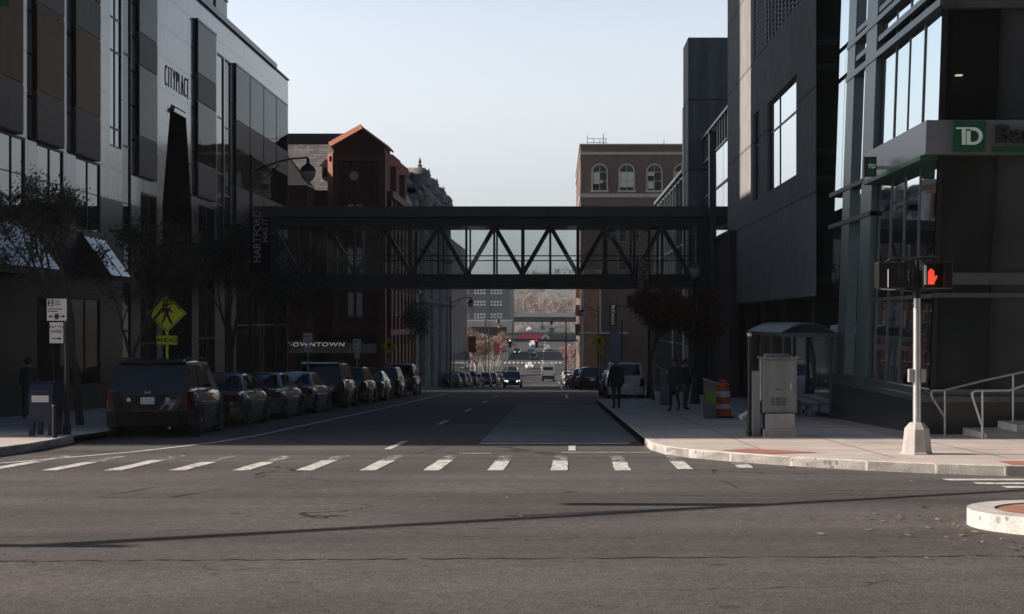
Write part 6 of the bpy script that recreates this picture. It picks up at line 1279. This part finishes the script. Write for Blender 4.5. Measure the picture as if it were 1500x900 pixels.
# ------------------------------------------------------------------ trees
def make_tree(name, seed, h, spread, clear, leaf, nleaf, lsize, label, group=None, levels=5, bark=None, droop=0.0, tips=1.0):
    rd = random.Random(seed); tr = MB(); ends = []
    def grow(p, d, ln, r, lv):
        q = p; steps = 3
        for i in range(steps):
            d = (d + Vector((rd.uniform(-.22, .22), rd.uniform(-.22, .22), rd.uniform(-.08, .18)-droop*.1))).normalized(); nq = q + d*ln/steps
            tr.tube(q, nq, r*(1-.22*i/steps*1.2), r*(1-.22*(i+1)/steps*1.2), 7 if lv > 3 else (4 if lv > 1 else 3), caps=False); q = nq
            if lv <= 2: ends.append((q.copy(), d.copy()))
        if lv == 0: return
        for i in range(rd.choice((2, 3, 3)) if lv < levels else rd.choice((3, 4))):
            a = rd.uniform(0, 2*PI); t = rd.uniform(.35, .85)*(spread/(h-clear)*1.0); s = Vector((math.cos(a), math.sin(a), 0))
            grow(q, (d*(1-.3*t)+s*t).normalized(), ln*rd.uniform(.62, .85), r*.62, lv-1)
    root = empty(name, (0, 0, 0), label, 'tree', group)
    grow(Vector((0, 0, 0)), Vector((0, 0, 1)), clear, max(.05, h*.016), levels)
    top = max(p.z for p, _ in ends); k = h/top; wid = max(max(abs(p.x), abs(p.y)) for p, _ in ends); kx = spread/wid
    f = lambda v: Vector((v.x*(kx if v.z > clear*.8 else 1+(kx-1)*max(0, v.z/(clear*.8))), v.y*(kx if v.z > clear*.8 else 1+(kx-1)*max(0, v.z/(clear*.8))), v.z*k))
    tr.v = [tuple(f(Vector(p))) for p in tr.v]; tr.build('trunk', bark or M['bark'], root)
    lf = MB(); n = 0
    E = [f(p) for p, _ in ends]; rd.shuffle(E); clumps = E[:max(30, int(len(E)*tips))]
    while n < nleaf:
        c = rd.choice(clumps); p = c + Vector((rd.gauss(0, .3), rd.gauss(0, .3), rd.gauss(0, .24)))*h*.1
        a = Vector((rd.uniform(-1, 1), rd.uniform(-1, 1), rd.uniform(-1, 1))).normalized(); b = a.orthogonal().normalized(); cc = a.cross(b); s = lsize*rd.uniform(.6, 1.3)
        lf.add([p-b*s, p-cc*s*.45+a*s*.12, p+b*s, p+cc*s*.45+a*s*.12], [(0, 1, 2, 3)]); n += 1
    if nleaf: lf.build('crown', leaf, root, fixn=False)
    return root
def put(o, x, y, z=None, rz=0, s=1.0): o.location = (x, y, (gz(y)+.1) if z is None else z); o.rotation_euler = (0, 0, rz); o.scale = (s, s, s); return o
put(make_tree('sidewalk_tree', 3, 6.6, 2.5, 1.7, M['leafdark'], 5600, .05, 'dark leafed sidewalk tree in front of the sloping glass canopies'), X(118, 35.5), 35.5)
put(make_tree('sidewalk_tree', 11, 5.4, 1.9, 1.8, M['leafdark'], 6500, .06, 'smaller dark leafed tree whose leaves touch the bright walking figure sign'), X(236, 37.4)-.75, 37.6)
put(make_tree('sidewalk_tree', 5, 6.6, 2.2, 2.0, M['leafdark'], 8000, .075, 'dark leafed tree standing before the portal of the granite block'), X(330, 52), 52)
put(make_tree('sidewalk_tree', 8, 6.4, 2.2, 2.1, M['leafdark'], 7000, .08, 'dark leafed tree below the left end of the walkway'), X(415, 68), 68)
put(make_tree('sidewalk_tree', 9, 6.2, 2.2, 2.0, M['leafdark'], 3000, .08, 'dark leafed tree in front of the carved stone house'), X(598, 92)-.6, 99)
put(make_tree('sidewalk_tree', 21, 5.0, 1.75, 1.3, M['leafred'], 12000, .075, 'russet leafed tree over the white van on the right sidewalk'), X(957, 62), 62)
put(make_tree('sidewalk_tree', 22, 5.0, 1.6, 1.4, M['leafred'], 11000, .08, 'russet leafed tree behind the acorn lamp by the dark side wall'), X(1004, 66), 66)
TG = 'tan bare trees on the left of the far street'
tb = [tree_of(make_tree('bare_tree', 31, 8.5, 4.6, 1.5, M['leaftan'], 3600, .13, 'tan bare tree in the sunlit row before the white low building', TG, bark=M['twig'])), tree_of(make_tree('bare_tree', 32, 8, 4.6, 1.4, M['leaftan'], 4000, .15, 'tan bare tree in the sunlit row before the white low building', TG, bark=M['twig']))]
spots = [(-17, 205, 1.0), (-14.5, 222, .95), (-18, 236, 1.1), (-14.2, 250, 1.0), (-17.5, 262, 1.05), (-14, 276, .95), (-13.2, 296, .9), (-21, 225, 1.1), (-23, 252, 1.15), (-15.5, 213, .8), (-16, 243, .85), (-13.3, 286, .8), (-12.8, 310, .8)]
for i, (x, y, s) in enumerate(spots):
    o = tb[i][0] if i < 2 else copy_tree(tb[i % 2]); put(o, x, y, None, i*1.3, s)
RGp = 'pinkish young trees on the right of the far street'
pt = tree_of(make_tree('young_tree', 41, 6, 1.6, 2.0, M['pinkbud'], 900, .14, 'pinkish young tree on the sunlit right kerb beyond the tall black pole', RGp, bark=M['twig'], levels=3))
for i, (x, y, s) in enumerate(((2.6, 240, .9), (2.4, 256, 1.0), (2.2, 275, .9))): put(pt[0] if i == 0 else copy_tree(pt), x, y, None, i*2.1, s)
HG = 'bare trees on the far hill'
hb = [tree_of(make_tree('hill_tree', 50+i, 11, 5.5, 2.5, M['twig'] if i else M['leaftan'], 700, .22, 'bare grey-brown tree on the wooded hill above the overpass', HG, bark=M['twig'], levels=4)) for i in range(3)]
hr = random.Random(4); k = 0
for j in range(7):
    y = 560+48*j
    for i in range(11):
        x = X(742+11*i+hr.uniform(-5, 5), y); yy = y+hr.uniform(-16, 16)
        if yy < 640: z = gz(yy)-.2
        else: q = min(1, (yy-640)/33/9.0); z = 1.0+26*(q*q*(3-2*q))-.6
        o = hb[k][0] if k < 3 else copy_tree(hb[k % 3]); put(o, x, yy, z, hr.uniform(0, 6), hr.uniform(.75, 1.2)); k += 1
# ------------------------------------------------------------------ light, air and camera
SKYB, SKYK, EXPO, HAZE = .04, 3.05, .6, .00017
EL, AZ = 28.0, 2.0                                      # the sun stands square to the street, on the left
to_sun = Vector((-math.cos(R(EL))*math.cos(R(AZ)), math.cos(R(EL))*math.sin(R(AZ)), math.sin(R(EL))))
ld = bpy.data.lights.new('sun', 'SUN'); ld.energy = 5.0; ld.angle = R(.5); ld.color = (1, .87, .76)
lo = bpy.data.objects.new('sun', ld); COL.objects.link(lo); lo.rotation_euler = to_sun.to_track_quat('Z', 'Y').to_euler(); lo.location = (0, 0, 60)
w = bpy.data.worlds.new('World'); scene.world = w; w.use_nodes = True; nt = w.node_tree
sky = nt.nodes.new('ShaderNodeTexSky'); sky.sky_type = 'NISHITA'; sky.sun_disc = False; sky.sun_elevation = R(EL); sky.sun_rotation = math.atan2(to_sun.x, to_sun.y)
sky.air_density = 1.0; sky.dust_density = 3.0; sky.ozone_density = 1.5
bg = nt.nodes['Background']
# hazy late autumn air: the sky pales and brightens towards the horizon all the way round
N = nt.nodes; L = nt.links
tc = N.new('ShaderNodeTexCoord'); sp = N.new('ShaderNodeSeparateXYZ'); L.new(tc.outputs['Generated'], sp.inputs[0])
m2 = N.new('ShaderNodeMapRange'); m2.interpolation_type = 'SMOOTHSTEP'; L.new(sp.outputs[2], m2.inputs[0]); m2.inputs[1].default_value = .2; m2.inputs[2].default_value = .42; m2.inputs[3].default_value = 1; m2.inputs[4].default_value = 0
m3 = N.new('ShaderNodeMath'); m3.operation = 'MULTIPLY_ADD'; L.new(m2.outputs[0], m3.inputs[0]); m3.inputs[1].default_value = SKYB*SKYK; m3.inputs[2].default_value = SKYB; L.new(m3.outputs[0], bg.inputs[1])
hs = N.new('ShaderNodeHueSaturation'); m4 = N.new('ShaderNodeMapRange'); L.new(sp.outputs[2], m4.inputs[0]); m4.inputs[1].default_value = .15; m4.inputs[2].default_value = .5; m4.inputs[3].default_value = .14; m4.inputs[4].default_value = 1.4; L.new(m4.outputs[0], hs.inputs['Saturation']); L.new(sky.outputs[0], hs.inputs['Color']); tn = N.new('ShaderNodeMix'); tn.data_type = 'RGBA'; tn.blend_type = 'MULTIPLY'; tn.inputs[0].default_value = 1; tn.inputs[7].default_value = (.94, .985, 1.03, 1); L.new(hs.outputs[0], tn.inputs[6]); L.new(tn.outputs[2], bg.inputs[0])
cam = bpy.data.cameras.new('camera'); co = bpy.data.objects.new('camera', cam); COL.objects.link(co)
cam.lens = F/1500*36; cam.sensor_width = 36; cam.sensor_fit = 'HORIZONTAL'; cam.shift_x = -(VX-750)/1500; cam.shift_y = (VY-450)/1500; cam.clip_end = 6000; cam.clip_start = .1
co.location = (0, 0, EYE); co.rotation_euler = (PI/2, 0, 0); scene.camera = co
vs = scene.view_settings; vs.view_transform = 'Standard'; vs.look = 'None'; vs.exposure = EXPO; vs.gamma = 1
scene.cycles.max_bounces = 8; scene.cycles.transparent_max_bounces = 24; scene.cycles.sample_clamp_indirect = 6
def haze():
    m = bpy.data.materials.new('thin_haze'); m.use_nodes = True; nt = m.node_tree; nt.nodes.remove(nt.nodes['Principled BSDF'])
    v = nt.nodes.new('ShaderNodeVolumePrincipled'); v.inputs['Color'].default_value = (.86, .9, .94, 1); v.inputs['Density'].default_value = HAZE; v.inputs['Anisotropy'].default_value = .1
    nt.links.new(v.outputs[0], nt.nodes['Material Output'].inputs['Volume'])
    b = MB(); b.box(-950, 950, -60, 1350, -11, 113); o = b.build('haze', m); tag(o, kind='stuff')
haze()
